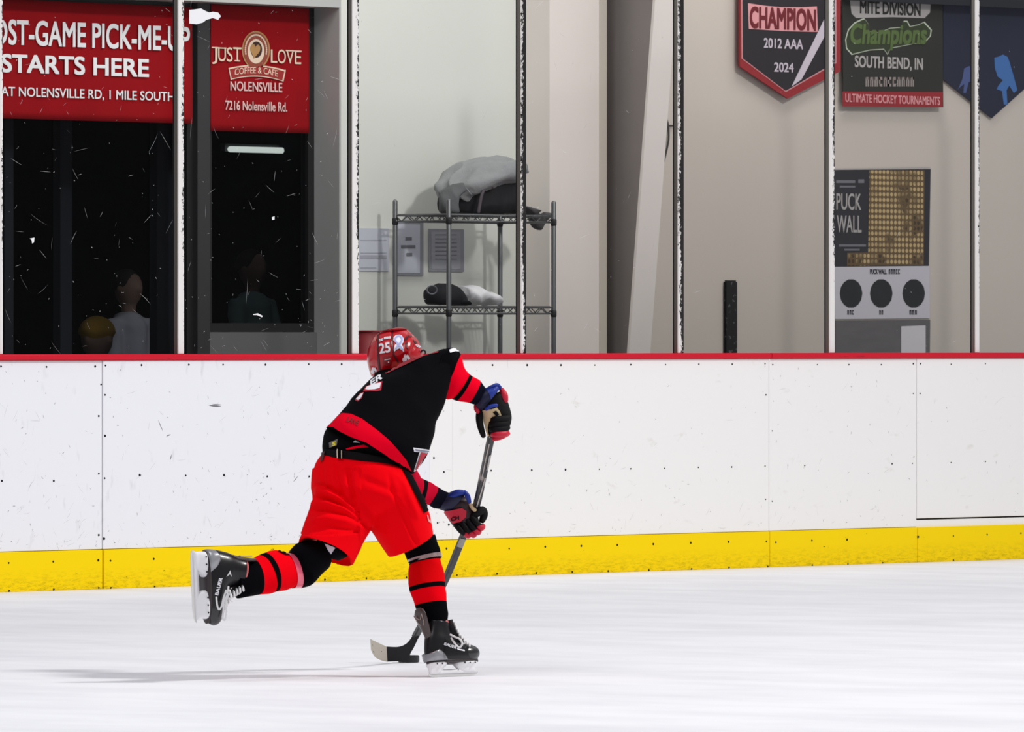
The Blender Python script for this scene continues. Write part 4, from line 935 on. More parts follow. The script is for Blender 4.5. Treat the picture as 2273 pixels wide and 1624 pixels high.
decal('yoke', [poly((842, 832), (868, 819), (893, 806), (919, 793.5), (946, 784), (974, 780), (972, 783), (946, 788), (925, 798), (902, 809), (878, 820), (860, 829))], bvj, mat('yoke_red', (150, 20, 36), 0.7), jersey, 0.003, 0.002, 4)
decal('shoulder_patch', [poly((997, 777), (1006, 773), (1018, 776), (1021, 780), (1010, 780), (999, 783))], bvh_of([jersey, slv]), m_wht, jersey, 0.003, 0.002, 4)
# name and number on the back, running over the shoulder line
decal('name_lettering', [text_px('ER', (823, 857), (26, -17), (-1, -13), 0.03)], bvj, m_wht, jersey, 0.0015, 0.0006, 4)
n_out = [poly((806, 868), (812, 858), (832, 849), (849, 846), (846, 866), (836, 868), (822, 868), (812, 869)), poly((788, 888), (799, 873), (808, 870), (803, 884), (794, 891))]
decal('number_outline', n_out, bvj, m_crim, jersey, 0.0012, 0.0005, 4)
n_in = [poly((811, 864), (815, 858), (832, 852), (846, 849), (843, 861), (832, 864), (818, 865)), poly((790, 886), (800, 875), (807, 872), (801, 884), (795, 888))]
decal('number_face', n_in, bvj, m_wht, jersey, 0.0026, 0.0005, 4)
decal('hem_lettering', [text_px('LANE', (769, 936), (25, 10), (5, -11), 0.0)], bvj, mat('print_maroon', (96, 8, 20), 0.7), jersey, 0.0065, 0.0006, 4)
# big letter on the chest, seen from the side
Tn = [(917, 993), (962, 999), (960, 1004), (953, 1010), (949, 1005), (946, 1006), (925, 1045), (918, 1046), (931, 1003), (919, 1002)]
decal('crest_outline', [poly(*Tn)], bvj, m_wht, jersey, 0.0015, 0.0006, 4)
decal('crest_bar', [poly((920, 996), (957, 1001), (953, 1004), (922, 1000))], bvj, mat('twill_grey', (120, 124, 140), 0.7), jersey, 0.0045, 0.001, 4)
decal('crest_face', [poly((934, 1003), (949, 1006), (944, 1009), (923, 1042), (921, 1042))], bvj, m_crim, jersey, 0.0045, 0.001, 4)
# ---- undershirt seen between jersey and pants
bm = bmesh.new()
loft(bm, [(717, 1012, 880, 1030, 0.0, 0.125, 0, -6), (716, 985, 890, 1010, 0.0, 0.128, 0, -6), (722, 955, 900, 1000, 0.01, 0.13), (745, 935, 900, 985, 0.03, 0.12)], 48, 5, 2.1)
und = link('undershirt', bm, mat('undershirt_black', (9, 7, 9), 0.9, spec=0.06, bump=0.2, bscale=120), sk, smooth=True); wrinkle(und.data, 0.003, 14, None, 1)
bvu = bvh_of([und])
decal('waist_tag', [poly((731, 982), (750, 974), (748, 988), (732, 993))], bvu, mat('tag_grey', (98, 94, 88), 0.7), und, 0.003, 0.001, 4)
decal('tag_mark', [text_px('S', (738, 990), (8, -1.5), (1, -9), 0.05)], bvu, mat('tag_yellow', (222, 204, 60), 0.7), und, 0.005, 0.001, 3)
decal('waist_number', [text_px('25', (784, 982), (22, 1), (1, -10), 0.04)], bvu, m_wht, und, 0.003, 0.001, 3)
# ---- pants
bm = bmesh.new()
loft(bm, [(716, 1008, 888, 1034, 0.0, 0.13, 0, -6), (702, 1028, 910, 1046, 0.0, 0.15, 0, -6), (695, 1058, 926, 1074, 0.0, 0.16), (696, 1092, 936, 1102, 0.0, 0.158), (715, 1122, 925, 1128, 0.01, 0.14), (760, 1146, 890, 1146, 0.02, 0.10)], 48, 5, 2.1)
loft(bm, [(702, 1046, 828, 1064, 0.02, 0.13), (696, 1090, 838, 1118, -0.02, 0.14), (688, 1128, 827, 1166, -0.05, 0.142, -2, -8), (680, 1165, 805, 1205, -0.08, 0.135, -5, -16), (664, 1206, 783, 1249, -0.11, 0.125, -8, -27)], 48, 5, 2.25, (True, True), 2)
loft(bm, [(790, 1050, 914, 1054, 0.0, 0.135), (796, 1108, 941, 1104, 0.015, 0.142), (822, 1170, 951, 1138, 0.04, 0.14, -2, 5), (843, 1204, 958, 1163, 0.06, 0.132, -3, 8), (864, 1234, 963, 1187, 0.08, 0.12, -4, 10)], 48, 5, 2.25, (True, True), 2)
me = remesh(bm, 0.0045, 8)
def pmask(co):
    r = (co - CAM); px = CX + F * r.dot(RGT) / r.dot(FWD); py = HOR - F * r.dot(UP) / r.dot(FWD)
    a = 1.0 if px < 800 and py > 1040 else 0.35
    if py > 1185: a *= 0.4
    return a
wrinkle(me, 0.016, 5.5, (RGT * 0.85 - UP * 0.45).normalized(), 3.0, pmask, seed=11.3)
def folds(me, lines):
    """pressed seams and folds along given lines"""
    me.update(); P = [(v, v.normal.copy()) for v in me.vertices]
    for v, n in P:
        if n.dot(FWD) > -0.05: continue
        r = v.co - CAM; d = r.dot(FWD); x, y = CX + F * r.dot(RGT) / d, HOR - F * r.dot(UP) / d; h = 0
        for (pts, w, amp) in lines:
            best = 1e9; tb = 0
            for i in range(len(pts) - 1):
                (ax, ay), (bx, by) = pts[i], pts[i + 1]; dx, dy = bx - ax, by - ay
                u = min(1, max(0, ((x - ax) * dx + (y - ay) * dy) / (dx * dx + dy * dy))); q = math.hypot(x - ax - u * dx, y - ay - u * dy)
                if q < best: best = q; tb = (i + u) / (len(pts) - 1)
            if best < w * 2.6: h += amp * math.exp(-(best / w) ** 2) * min(1, 5 * tb * (1.08 - tb) + 0.15)
        v.co = v.co + n * h
folds(me, [([(772, 1030), (776, 1070), (784, 1110), (800, 1145), (823, 1174)], 5, -0.0150),
           ([(714, 1030), (716, 1062), (722, 1095)], 4, -0.0060), ([(743, 1022), (747, 1062), (758, 1100)], 5, -0.0090),
           ([(697, 1072), (722, 1078), (752, 1094), (784, 1122)], 5, -0.0165), ([(698, 1084), (724, 1092), (756, 1108), (790, 1140)], 7, 0.0120),
           ([(694, 1102), (728, 1106), (762, 1120), (800, 1150)], 5, -0.0180), ([(690, 1116), (726, 1118), (764, 1130), (806, 1158)], 7, 0.0120),
           ([(686, 1132), (722, 1130), (770, 1140), (812, 1166)], 5, -0.0150), ([(684, 1158), (726, 1150), (778, 1158)], 8, 0.0090), ([(690, 1178), (732, 1168), (786, 1176)], 6, -0.0090),
           ([(863, 1050), (872, 1090), (890, 1132), (912, 1180), (924, 1206)], 5, -0.0090), ([(800, 1060), (850, 1080), (885, 1094)], 8, -0.0060), ([(892, 1060), (906, 1100), (926, 1146)], 7, 0.0075)])
pants = link_me('pants', me, m_cred, sk, smooth=True)
bvp = bvh_of([pants])
decal('side_stripe', [poly((893, 1041), (905, 1040), (914, 1044), (924, 1070), (937, 1098), (953, 1131), (941, 1138), (929, 1112), (912, 1078))], bvp, m_cblk, pants, 0.004, 0.003, 2.5)
decal('brand_mark', [poly((947, 1143), (949, 1143), (951, 1152), (955, 1155), (956, 1160), (952, 1159), (949, 1154))], bvp, mat('mark_pale', (230, 150, 150), 0.7), pants, 0.003, 0.001, 3)
decal('waistband_edge', [poly((768, 995), (792, 989), (822, 985), (832, 992), (800, 993), (770, 998))], bvh_of([und, pants]), m_hemred, pants, 0.004, 0.003, 4)
# belt with loops
bm = bmesh.new()
loft(bm, [(716, 1016, 886, 1042, 0.0, 0.139, 0, -8), (715, 1011, 886, 1037, 0.0, 0.141, 0, -9), (715.5, 1001, 886, 1027, 0.0, 0.141, 0, -9), (716, 999, 886, 1025, 0.0, 0.137, 0, -9)], 64, 4, 2.1, (False, False))
belt = link('belt', bm, mat('belt_black', (14, 10, 12), 0.8, spec=0.1), pants, smooth=True)
bvb = bvh_of([belt, pants])
decal('belt_loop', [poly((749, 996), (760, 994), (760, 1017), (751, 1019))], bvb, m_cblk, pants, 0.006, 0.003, 5)
decal('loop_stitching', [poly((749, 996), (750.5, 996), (752, 1018), (750, 1018)), poly((758.5, 995), (760, 995), (760.5, 1016), (759, 1016))], bvb, mat('stitch_cream', (216, 196, 170), 0.7), pants, 0.0095, 0.001, 4)
decal('belt_loop', [poly((716, 1004), (723, 1001), (718, 1022), (712, 1024))], bvb, mat('loop_brown', (70, 30, 32), 0.7), pants, 0.006, 0.003, 5)
# leggings in the open trouser leg
bm = bmesh.new()
loft(bm, [(704, 1150, 798, 1178, -0.06, 0.09), (694, 1188, 780, 1218, -0.08, 0.088), (692, 1212, 772, 1234, -0.09, 0.075), (700, 1228, 752, 1244, -0.10, 0.05)], 32, 4)
leg_in = link('leggings', bm, m_cblk, sk, smooth=True)
decal('thigh_pad', [poly((721, 1206), (744, 1215), (735, 1229), (728, 1220))], bvh_of([leg_in]), mat('pad_white', (200, 196, 206), 0.7), leg_in, 0.004, 0.002, 5)
# ---- knee pads
bm = bmesh.new()
loft(bm, [(645, 1227, 666, 1304, -0.135, 0.058, 17, 0), (650, 1216, 688, 1298, -0.13, 0.066, 14, 0), (660, 1206, 710, 1278, -0.13, 0.07, 8, 0), (680, 1199, 729, 1260, -0.13, 0.066, 2, 0), (706, 1199, 737, 1244, -0.12, 0.05), (722, 1207, 736, 1230, -0.11, 0.03)], 40, 6)
kp1 = link('knee_pad', bm, m_cblk, sk, smooth=True); wrinkle(kp1.data, 0.005, 12, None, 1, seed=2)
# ---- socks
sL = [(662, 1226, 684, 1300, -0.13, 0.054, 20, 0), (645, 1229, 664, 1304, -0.15, 0.056, 17, -2), (632, 1227, 650, 1304, -0.17, 0.056, 18, -2), (610, 1221, 630, 1310, -0.20, 0.056, 22, -3), (586, 1227, 613, 1313, -0.235, 0.055, 23, -4), (575, 1232, 602, 1317, -0.25, 0.053, 24, -4), (561, 1241, 574, 1320, -0.275, 0.05, 20, -3), (540, 1246, 556, 1323, -0.305, 0.045, 16, -2), (518, 1252, 528, 1327, -0.335, 0.043, 12, 0)]
bm = bmesh.new(); loft(bm, sL, 40, 6, 2.1)
sock1 = link('sock', bm, stripe_mat('sock_stripes_raised', [(0, BLK), (1 / 8, RED), (4 / 8, BLK), (5 / 8, RED), (6 / 8, BLK)]), sk, smooth=True); wrinkle(sock1.data, 0.003, 14, None, 1, seed=1)
m_tape = mat('tape_pink', (236, 92, 118), 0.2, spec=0.6, var=0.25, vscale=60, coat=0.5); m_tape2 = mat('tape_clear', (150, 124, 124), 0.18, spec=0.6, var=0.6, vscale=70, coat=0.6)
bm = bmesh.new(); loft(bm, [sL[1][:], sL[2][:]], 40, 4, 2.1, (False, False), 0, 1.045); link('tape', bm, m_tape, sock1, smooth=True)
decal('sock_fold', [poly((617, 1223), (624, 1217), (634, 1222), (643, 1232), (634, 1231))], bvh_of([sock1]), m_cblk, sock1, 0.004, 0.003, 4)
sR = [(893, 1214, 965, 1186, 0.11, 0.058, 0, -4), (903, 1240, 977, 1220, 0.11, 0.058, 0, -5), (909, 1252, 980, 1238, 0.105, 0.055, 0, -6), (906, 1271, 984, 1259, 0.10, 0.057, 0, -7), (908, 1305, 989, 1291, 0.085, 0.057, 0, -7), (910, 1315, 990, 1302, 0.08, 0.056, 0, -7), (920, 1346, 992, 1335, 0.075, 0.05, 0, -7), (930, 1366, 994, 1362, 0.075, 0.046, 0, -5), (942, 1386, 995, 1394, 0.075, 0.044)]
bm = bmesh.new(); loft(bm, sR, 40, 6, 2.1)
sock2 = link('sock', bm, stripe_mat('sock_stripes_standing', [(0, BLK), (2.1 / 8, (222, 4, 12)), (4 / 8, BLK), (5 / 8, RED), (6 / 8, BLK)]), sk, smooth=True); wrinkle(sock2.data, 0.003, 14, None, 1, seed=9)
bm = bmesh.new(); loft(bm, [(906, 1243, 979, 1226, 0.107, 0.058, 0, -5), (909, 1252, 980, 1236, 0.105, 0.056, 0, -6)], 40, 4, 2.1, (False, False), 0, 1.03); link('tape', bm, m_tape2, sock2, smooth=True)
decal('sock_fold', [poly((908, 1246), (924, 1240), (932, 1238), (926, 1246), (918, 1249), (910, 1250))], bvh_of([sock2]), m_cblk, sock2, 0.006, 0.003, 4)

# ---- skates
m_boot = mat('boot_black', (15, 13, 16), 0.3, spec=0.3, coat=0.12, var=0.3, vscale=20)
m_toe = mat('toe_cap_black', (14, 14, 18), 0.3, spec=0.6, coat=0.3)
m_holder = mat('holder_white', (236, 234, 236), 0.35)
m_steelb = mat('runner_steel', (222, 220, 218), 0.3, 0.35)
m_lace = mat('lace_white', (226, 224, 224), 0.85, bump=0.3, bscale=300)
m_silver = mat('heel_silver', (150, 150, 154), 0.3, 0.5, var=0.3, vscale=30)
m_sole = mat('outsole_dark', (44, 34, 36), 0.4)
m_liner = mat('liner_pink', (216, 104, 104), 0.8)
m_tend = mat('tendon_guard', (64, 50, 48), 0.35, spec=0.5, coat=0.3)
def make_skate(M, loose_lace, flare):
    """skate built round its own axes (x toe, z up, origin under the runner), then set on the foot by M"""
    def slices(rows, n=36, pw=2.3, caps=(True, True)):
        bm = bmesh.new(); secs = []
        rows = [list(r) for r in rows]; N = len(rows); rings = []
        for j in range((N - 1) * 4 + 1):
            z, xb_, xf_, w, lean = cr(rows, j / 4); c = (xb_ + xf_) / 2; h = (xf_ - xb_) / 2; r = []
            for i in range(n):
                a = 2 * math.pi * i / n; ca, sa = math.cos(a), math.sin(a)
                x = c + h * math.copysign(abs(ca) ** (2 / pw), ca); tape = 1 - 0.25 * max(0, ca)
                r.append(bm.verts.new(M @ V3((x, w * tape * math.copysign(abs(sa) ** (2 / pw), sa), z + lean * (x - c)))))
            rings.append(r)
        for j in range(len(rings) - 1):
            for i in range(n): bm.faces.new((rings[j][i], rings[j][(i + 1) % n], rings[j + 1][(i + 1) % n], rings[j + 1][i]))
        for e, d in ((0, caps[0]), (-1, caps[1])):
            if d: bm.faces.new(rings[e])
        return bm
    boot = link('skate', slices([(0.055, -0.106, 0.128, 0.033, 0), (0.064, -0.110, 0.134, 0.038, 0), (0.080, -0.112, 0.134, 0.041, 0), (0.098, -0.110, 0.116, 0.042, -0.03), (0.114, -0.105, 0.082, 0.041, -0.1), (0.132, -0.099, 0.044, 0.039, -0.16), (0.155, -0.089, 0.022, 0.036, -0.2), (0.178, -0.080, 0.014, 0.035, -0.22), (0.196, -0.076, 0.014, 0.036, -0.2)]), m_boot, sk, smooth=True)
    link('outsole', slices([(0.048, -0.108, 0.128, 0.032, 0), (0.052, -0.111, 0.133, 0.036, 0), (0.058, -0.110, 0.132, 0.036, 0)]), m_sole, boot, smooth=True)
    bm = bmesh.new(); ell(bm, M @ V3((0.082, 0, 0.082)), M.to_3x3() @ V3((0.058, 0, 0)), M.to_3x3() @ V3((0, 0.0385, 0)), M.to_3x3() @ V3((0, 0, 0.033)), 28, 16); link('toe_cap', bm, m_toe, boot, smooth=True)
    link('heel_counter', slices([(0.057, -0.1125, -0.01, 0.0395, 0), (0.075, -0.1145, -0.03, 0.0425, 0.25), (0.092, -0.113, -0.06, 0.0405, 0.35)]), m_silver, boot, smooth=True)
    link('liner', slices([(0.192, -0.073, 0.011, 0.033, -0.2), (0.203, -0.073, 0.011, 0.034, -0.2)]), m_liner, boot, smooth=True)
    # tendon guard rising behind the ankle
    rows = [(-0.088, 0.135, 0.014, 0.010), (-0.084 - 0.25 * flare, 0.16, 0.018, 0.010), (-0.078 - 0.6 * flare, 0.185, 0.024, 0.009), (-0.076 - 0.85 * flare, 0.21, 0.030, 0.008), (-0.075 - flare, 0.23, 0.030, 0.007), (-0.074 - 1.05 * flare, 0.246, 0.022, 0.006), (-0.074 - 1.08 * flare, 0.252, 0.010, 0.004)]
    bm = bmesh.new(); rings = []
    for (x, z, w, th) in rows: rings.append([bm.verts.new(M @ V3((x + th * math.sin(2 * math.pi * i / 16), w * math.cos(2 * math.pi * i / 16), z))) for i in range(16)])
    for j in range(len(rings) - 1):
        for i in range(16): bm.faces.new((rings[j][i], rings[j][(i + 1) % 16], rings[j + 1][(i + 1) % 16], rings[j + 1][i]))
    bm.faces.new(rings[0]); bm.faces.new(rings[-1])
    tg = link('tendon_guard', bm, m_tend, boot, smooth=True)
    bm = bmesh.new()
    gx = lambda z: -0.0865 - flare * min(1, max(0, (z - 0.14) / 0.085))
    tube(bm, [M @ V3((gx(z) - 0.001, y, z)) for (y, z) in ((0.002, 0.16), (0.004, 0.185), (0.016, 0.2), (0.021, 0.228), (0.004, 0.21), (-0.004, 0.21), (-0.021, 0.228), (-0.016, 0.2), (-0.004, 0.185), (-0.002, 0.16))], 0.0014, 6)
    link('guard_outline', bm, mat('outline_silver', (170, 150, 140), 0.4, 0.4), boot)
    # tongue
    bm = bmesh.new(); rings = []
    for (x, z, w, th) in ((0.055, 0.122, 0.024, 0.006), (0.03, 0.165, 0.026, 0.007), (0.016, 0.185, 0.028, 0.007), (0.016, 0.204, 0.026, 0.006)):
        rings.append([bm.verts.new(M @ V3((x + th * math.sin(2 * math.pi * i / 14), w * math.cos(2 * math.pi * i / 14), z))) for i in range(14)])
    for j in range(3):
        for i in range(14): bm.faces.new((rings[j][i], rings[j][(i + 1) % 14], rings[j + 1][(i + 1) % 14], rings[j + 1][i]))
    bm.faces.new(rings[0]); bm.faces.new(rings[-1]); link('tongue', bm, mat('tongue_felt', (60, 58, 60), 0.9), boot, smooth=True)
    # laces
    bm = bmesh.new()
    stn = [(0.088, 0.113), (0.078, 0.122), (0.067, 0.131), (0.056, 0.142), (0.047, 0.153), (0.041, 0.165), (0.036, 0.177), (0.033, 0.189)]
    for k, (x, z) in enumerate(stn):
        w = 0.030; tube(bm, smooth_path([M @ V3((x - 0.016, -w - 0.004, z - 0.010)), M @ V3((x - 0.002, -w * 0.6, z + 0.001)), M @ V3((x + 0.002, 0, z + 0.003)), M @ V3((x - 0.002, w * 0.6, z + 0.001)), M @ V3((x - 0.016, w + 0.004, z - 0.010))], 4), 0.0042, 6)
    link('laces', bm, m_lace, boot, smooth=True)
    bm = bmesh.new()
    for pth in loose_lace: tube(bm, smooth_path(pth, 6), 0.0036, 6)
    link('lace_loop', bm, m_lace, boot, smooth=True)
    for s in (-1, 1):
        bm = bmesh.new()
        for (x, z) in stn: ell(bm, M @ V3((x - 0.02, s * 0.0365, z - 0.013)), M.to_3x3() @ V3((0.003, 0, 0)), M.to_3x3() @ V3((0, 0.003, 0)), M.to_3x3() @ V3((0, 0, 0.003)), 8, 6)
        link('eyelet_row', bm, m_silver, boot, smooth=True)
    # blade holder: two towers on one beam with an open window
    bm = bmesh.new()
    def tower(rows):
        rg = []
        for (z, xa_, xb_, w) in rows: rg.append([bm.verts.new(M @ V3(((xa_ + xb_) / 2 + (xb_ - xa_) / 2 * math.copysign(abs(math.cos(a)) ** 0.7, math.cos(a)), w * math.copysign(abs(math.sin(a)) ** 0.7, math.sin(a)), z))) for a in [2 * math.pi * i / 24 for i in range(24)]])
        for j in range(len(rg) - 1):
            for i in range(24): bm.faces.new((rg[j][i], rg[j][(i + 1) % 24], rg[j + 1][(i + 1) % 24], rg[j + 1][i]))
        bm.faces.new(rg[0]); bm.faces.new(rg[-1])
    tower([(0.050, -0.108, -0.022, 0.030), (0.046, -0.108, -0.022, 0.029), (0.034, -0.108, -0.036, 0.015), (0.022, -0.108, -0.048, 0.009), (0.012, -0.110, -0.06, 0.006)])
    tower([(0.050, 0.022, 0.116, 0.030), (0.046, 0.020, 0.117, 0.029), (0.036, 0.022, 0.112, 0.016), (0.024, 0.032, 0.112, 0.009), (0.012, 0.05, 0.122, 0.006)])
    tower([(0.027, -0.06, 0.06, 0.0055), (0.018, -0.10, 0.11, 0.006), (0.011, -0.112, 0.124, 0.005)])
    link('blade_holder', bm, m_holder, boot, smooth=True)
    prof = [(-0.114, 0.012), (-0.112, 0.006), (-0.104, 0.002), (-0.08, 0.0), (0.08, 0.0), (0.108, 0.003), (0.122, 0.008), (0.128, 0.014), (0.12, 0.0145), (-0.108, 0.0145)]
    bm = bmesh.new(); a = [bm.verts.new(M @ V3((x, -0.0016, z))) for x, z in prof]; b2 = [bm.verts.new(M @ V3((x, 0.0016, z))) for x, z in prof]
    bm.faces.new(a); bm.faces.new(b2[::-1])
    for i in range(len(prof)): bm.faces.new((a[i], b2[i], b2[(i + 1) % len(prof)], a[(i + 1) % len(prof)]))
    link('runner', bm, m_steelb, boot)
    for x in (-0.09, -0.065, -0.04, 0.045, 0.07, 0.095):
        for s in (-1, 1):
            bm = bmesh.new(); ell(bm, M @ V3((x, s * 0.0285, 0.0445)), M.to_3x3() @ V3((0.0032, 0, 0)), M.to_3x3() @ V3((0, 0.002, 0)), M.to_3x3() @ V3((0, 0, 0.0032)), 8, 6)
            link('rivet', bm, m_screw, boot, smooth=True)
    return boot
def frame(o, x, z):
    x = x.normalized(); z = (z - x * z.dot(x)).normalized(); y = z.cross(x)
    M = Matrix((x, y, z)).transposed().to_4x4(); M.translation = o; return M
# standing skate: on the ice, toe to the right and away
ph = math.radians(43)
ox = pl(1004, 1500, 0.06); ox.z = 0.0005
xd = RGT * math.cos(ph) + FWD * math.sin(ph)
M1 = frame(ox, xd, UP - RGT * 0.30) @ Matrix.Scale(0.94, 4)
q = lambda x, y, z: M1 @ V3((x, y, z))
skateR = make_skate(M1, [[pl(*p) for p in ((1000, 1408, 0.02), (1010, 1413, 0.01), (1021, 1418, 0.0), (1026, 1428, 0.0), (1020, 1436, 0.0), (1010, 1428, 0.0), (1002, 1416, 0.02))]], 0.04)
# raised skate: sole to the left, toe down
fx = (-UP + RGT * 0.04).normalized(); fz = (RGT * 0.82 + FWD * 0.56 + UP * 0.08).normalized()
M2 = frame(pl(425, 1297, -0.45), fx, fz)
L_ = lambda x, y, d=-0.44: pl(x, y, d)
skateL = make_skate(M2, [[L_(507, 1302), L_(504, 1320), L_(497, 1335), L_(496, 1355), L_(494, 1372), L_(500, 1374), L_(503, 1355), L_(502, 1335), L_(508, 1318)],
                         [L_(480, 1325), L_(482, 1342), L_(486, 1352), L_(492, 1345), L_(496, 1328), L_(502, 1310)],
                         [L_(510, 1310), L_(513, 1325), L_(511, 1330), L_(516, 1334)]], -0.004)
bvL = bvh_of([skateL]); bvR = bvh_of([skateR])
decal('maker_lettering', [text_px('BAUER', (484, 1321), (10, -38), (-7.5, -2), 0.02)], bvL, m_wht, skateL, 0.002, 0.001, 4)
decal('ankle_mark', [poly((502, 1280), (511, 1265), (514, 1280), (510, 1274))], bvL, mat('mark_silver', (200, 198, 200), 0.4), skateL, 0.002, 0.001, 4)
decal('maker_lettering', [text_px('BAUER', (985, 1431), (27, 9), (2, -6), 0.02)], bvR, m_wht, skateR, 0.002, 0.001, 4)
decal('side_flash', [poly((1014, 1438), (1031, 1442), (1031, 1445), (1015, 1441))], bvR, m_wht, skateR, 0.002, 0.001, 4)
decal('ankle_mark', [poly((933, 1427), (938, 1432), (940, 1426), (938, 1436), (935, 1432))], bvR, MATS['mark_silver'], skateR, 0.002, 0.001, 4)

# ---- helmet
m_helm = mat('helmet_red', (184, 0, 18), 0.25, spec=0.35, coat=0.25)
m_hdark = mat('helmet_seam', (70, 0, 10), 0.4)
HELC = pl(876, 783, 0.45)
HB_R = (RGT + UP * 0.05).normalized()
def helm_fn(u):
    # u.x across, u.y front to back, u.z up
    s = 1.0 / (abs(u.x) ** 2.5 + abs(u.y) ** 2.5 + abs(u.z) ** 2.5) ** (1 / 2.5)
    s = 0.75 * s + 0.25
    lat = u.x
    if -0.62 < lat < 0.0 and u.z > -0.55: s *= 1.028      # raised centre shell
    if 0.22 < lat < 0.7 and u.z > 0.05 + 0.3 * abs(u.y): s *= 1.022
    if abs(lat - 0.1) < 0.05: s *= 0.985
    return s
bm = bmesh.new()
loft(bm, [(879, 730, 890, 729, 0.45, 0.006), (864, 733, 899, 731.5, 0.45, 0.026), (849, 738, 907, 737, 0.45, 0.05), (836, 746, 915, 745, 0.45, 0.076), (826, 760, 926, 757, 0.45, 0.102), (818.5, 780, 934, 777, 0.45, 0.118), (817.5, 800, 935, 797, 0.45, 0.116), (821, 818, 926, 812, 0.45, 0.10, 2, 4), (826, 833, 905, 828, 0.45, 0.082, 2, 4)], 128, 10, 2.35, (True, False))
def pxy(co):
    r = co - CAM; d = r.dot(FWD); return CX + F * r.dot(RGT) / d, HOR - F * r.dot(UP) / d
def sstep(a, b, x):
    u = min(1, max(0, (x - a) / (b - a))); return u * u * (3 - 2 * u)
bm.normal_update()
mv = []
for v in bm.verts:
    x, y = pxy(v.co); n = v.normal; h = 0.0
    if n.dot(FWD) < 0.0:
        sl = (y - 780) * 0.12
        h += 0.0035 * sstep(839, 841, x) * (1 - sstep(869 + sl * 0.6, 872 + sl * 0.6, x))                 # raised centre shell
        h += 0.005 * sstep(898, 902, x + 0.35 * (y - 760)) * (1 - sstep(912, 917, x + 0.35 * (y - 760))) * (1 - sstep(778, 790, y))   # vent ridge
        h -= 0.004 * sstep(917, 919, x + 0.35 * (y - 760)) * (1 - sstep(923, 925, x + 0.35 * (y - 760))) * sstep(745, 750, y) * (1 - sstep(775, 780, y))
        h -= 0.004 * (1 - sstep(834, 837, x)) * sstep(770, 774, y) * (1 - sstep(812, 816, y)) * 0.6
    mv.append((v, v.co + n * h * sstep(0.0, 0.45, -n.dot(FWD))))
for v, c in mv: v.co = c
kill = [v for v in bm.verts if (v.co - HELC).dot(FWD) > 0.045 and pxy(v.co)[1] > 756]
bmesh.ops.delete(bm, geom=kill, context='VERTS')
bmesh.ops.solidify(bm, geom=bm.faces[:], thickness=-0.004)
helmet = link('helmet', bm, m_helm, sk, smooth=True)
md = None
bvh_ = bvh_of([helmet])
decal('seam', [poly((838, 743), (842, 741), (841, 770), (842, 800), (845, 826), (841, 826), (838, 800), (837, 770))], bvh_, m_hdark, helmet, 0.0015, 0.001, 4)
decal('seam', [poly((870, 733), (873, 733), (871, 760), (875, 785), (886, 804), (883, 806), (872, 788), (868, 760))], bvh_, m_hdark, helmet, 0.0015, 0.001, 4)
decal('vent', [poly((897, 752), (903, 745), (906, 750), (900, 757)), poly((899, 762), (904, 757), (903, 768), (908, 776), (902, 772)), poly((905, 744), (913, 745), (915, 748), (907, 748)), poly((917, 754), (924, 758), (926, 764), (919, 760))], bvh_, m_hdark, helmet, 0.0015, 0.001, 3)
decal('edge_highlight', [poly((832, 746), (838, 742), (836, 752), (833, 758), (830, 752))], bvh_, mat('helmet_highlight', (224, 110, 100), 0.3), helmet, 0.0015, 0.001, 4)  # pale patch paints a highlight onto the shell edge
decal('helmet_number', [text_px('25', (843, 785), (24, -3.5), (-2.0, -22), 0.02)], bvh_, m_wht, helmet, 0.0025, 0.001, 3)
decal('helmet_print', [poly((842, 753), (851, 750.5), (851, 752), (842, 755)), poly((842, 756), (851, 753.5), (851, 755), (843, 758)), poly((848, 752), (850, 751), (846, 757), (844, 757))] + [poly((853 + 2.4 * k, 748.3 - 0.3 * k), (854.9 + 2.4 * k, 748 - 0.3 * k), (854.3 + 2.4 * k, 753 - 0.3 * k), (852.6 + 2.4 * k, 753.3 - 0.3 * k)) for k in range(6)], bvh_, m_wht, helmet, 0.0025, 0.001, 3)
m_lav = mat('ribbon_lavender', (176, 178, 224), 0.5)
rib = [poly((876, 776), (880, 768), (890, 757), (893, 751), (890, 746), (884, 744), (878, 748), (877, 755), (880, 762), (889, 770), (896, 776), (897, 781), (888, 775), (884, 772), (878, 779))]
rb_w = [poly((874, 777), (876, 766), (881, 762), (873, 755), (874, 748), (879, 744), (886, 743), (892, 745), (896, 752), (895, 760), (892, 764), (895, 772), (897, 781), (893, 778), (886, 773), (880, 776), (876, 780))]
decal('ribbon_sticker', rb_w, bvh_, mat('sticker_white', (238, 238, 244), 0.4), helmet, 0.002, 0.001, 3)
def strip(pts, w):
    L, Rr = [], []
    for i, p in enumerate(pts):
        a, b2 = pts[max(i - 1, 0)], pts[min(i + 1, len(pts) - 1)]; dx, dy = b2[0] - a[0], b2[1] - a[1]; l = math.hypot(dx, dy) or 1
        L.append((p[0] - dy / l * w, p[1] + dx / l * w)); Rr.append((p[0] + dy / l * w, p[1] - dx / l * w))
    P = L + Rr[::-1]; n = len(pts); return (P, [[i, i + 1, 2 * n - 2 - i, 2 * n - 1 - i] for i in range(n - 1)])
decal('ribbon_loop', [strip([(878, 775), (882, 769), (888, 762), (892, 756), (892, 750), (887, 746), (881, 747), (877, 752), (878, 758), (883, 763), (889, 770), (894, 777)], 2.1)], bvh_, m_lav, helmet, 0.0035, 0.001, 3)
decal('badge', [poly((848, 791), (869, 789), (870, 800), (866, 810), (858, 812), (852, 808))], bvh_, mat('helmet_badge', (150, 4, 16), 0.4), helmet, 0.002, 0.001, 4)
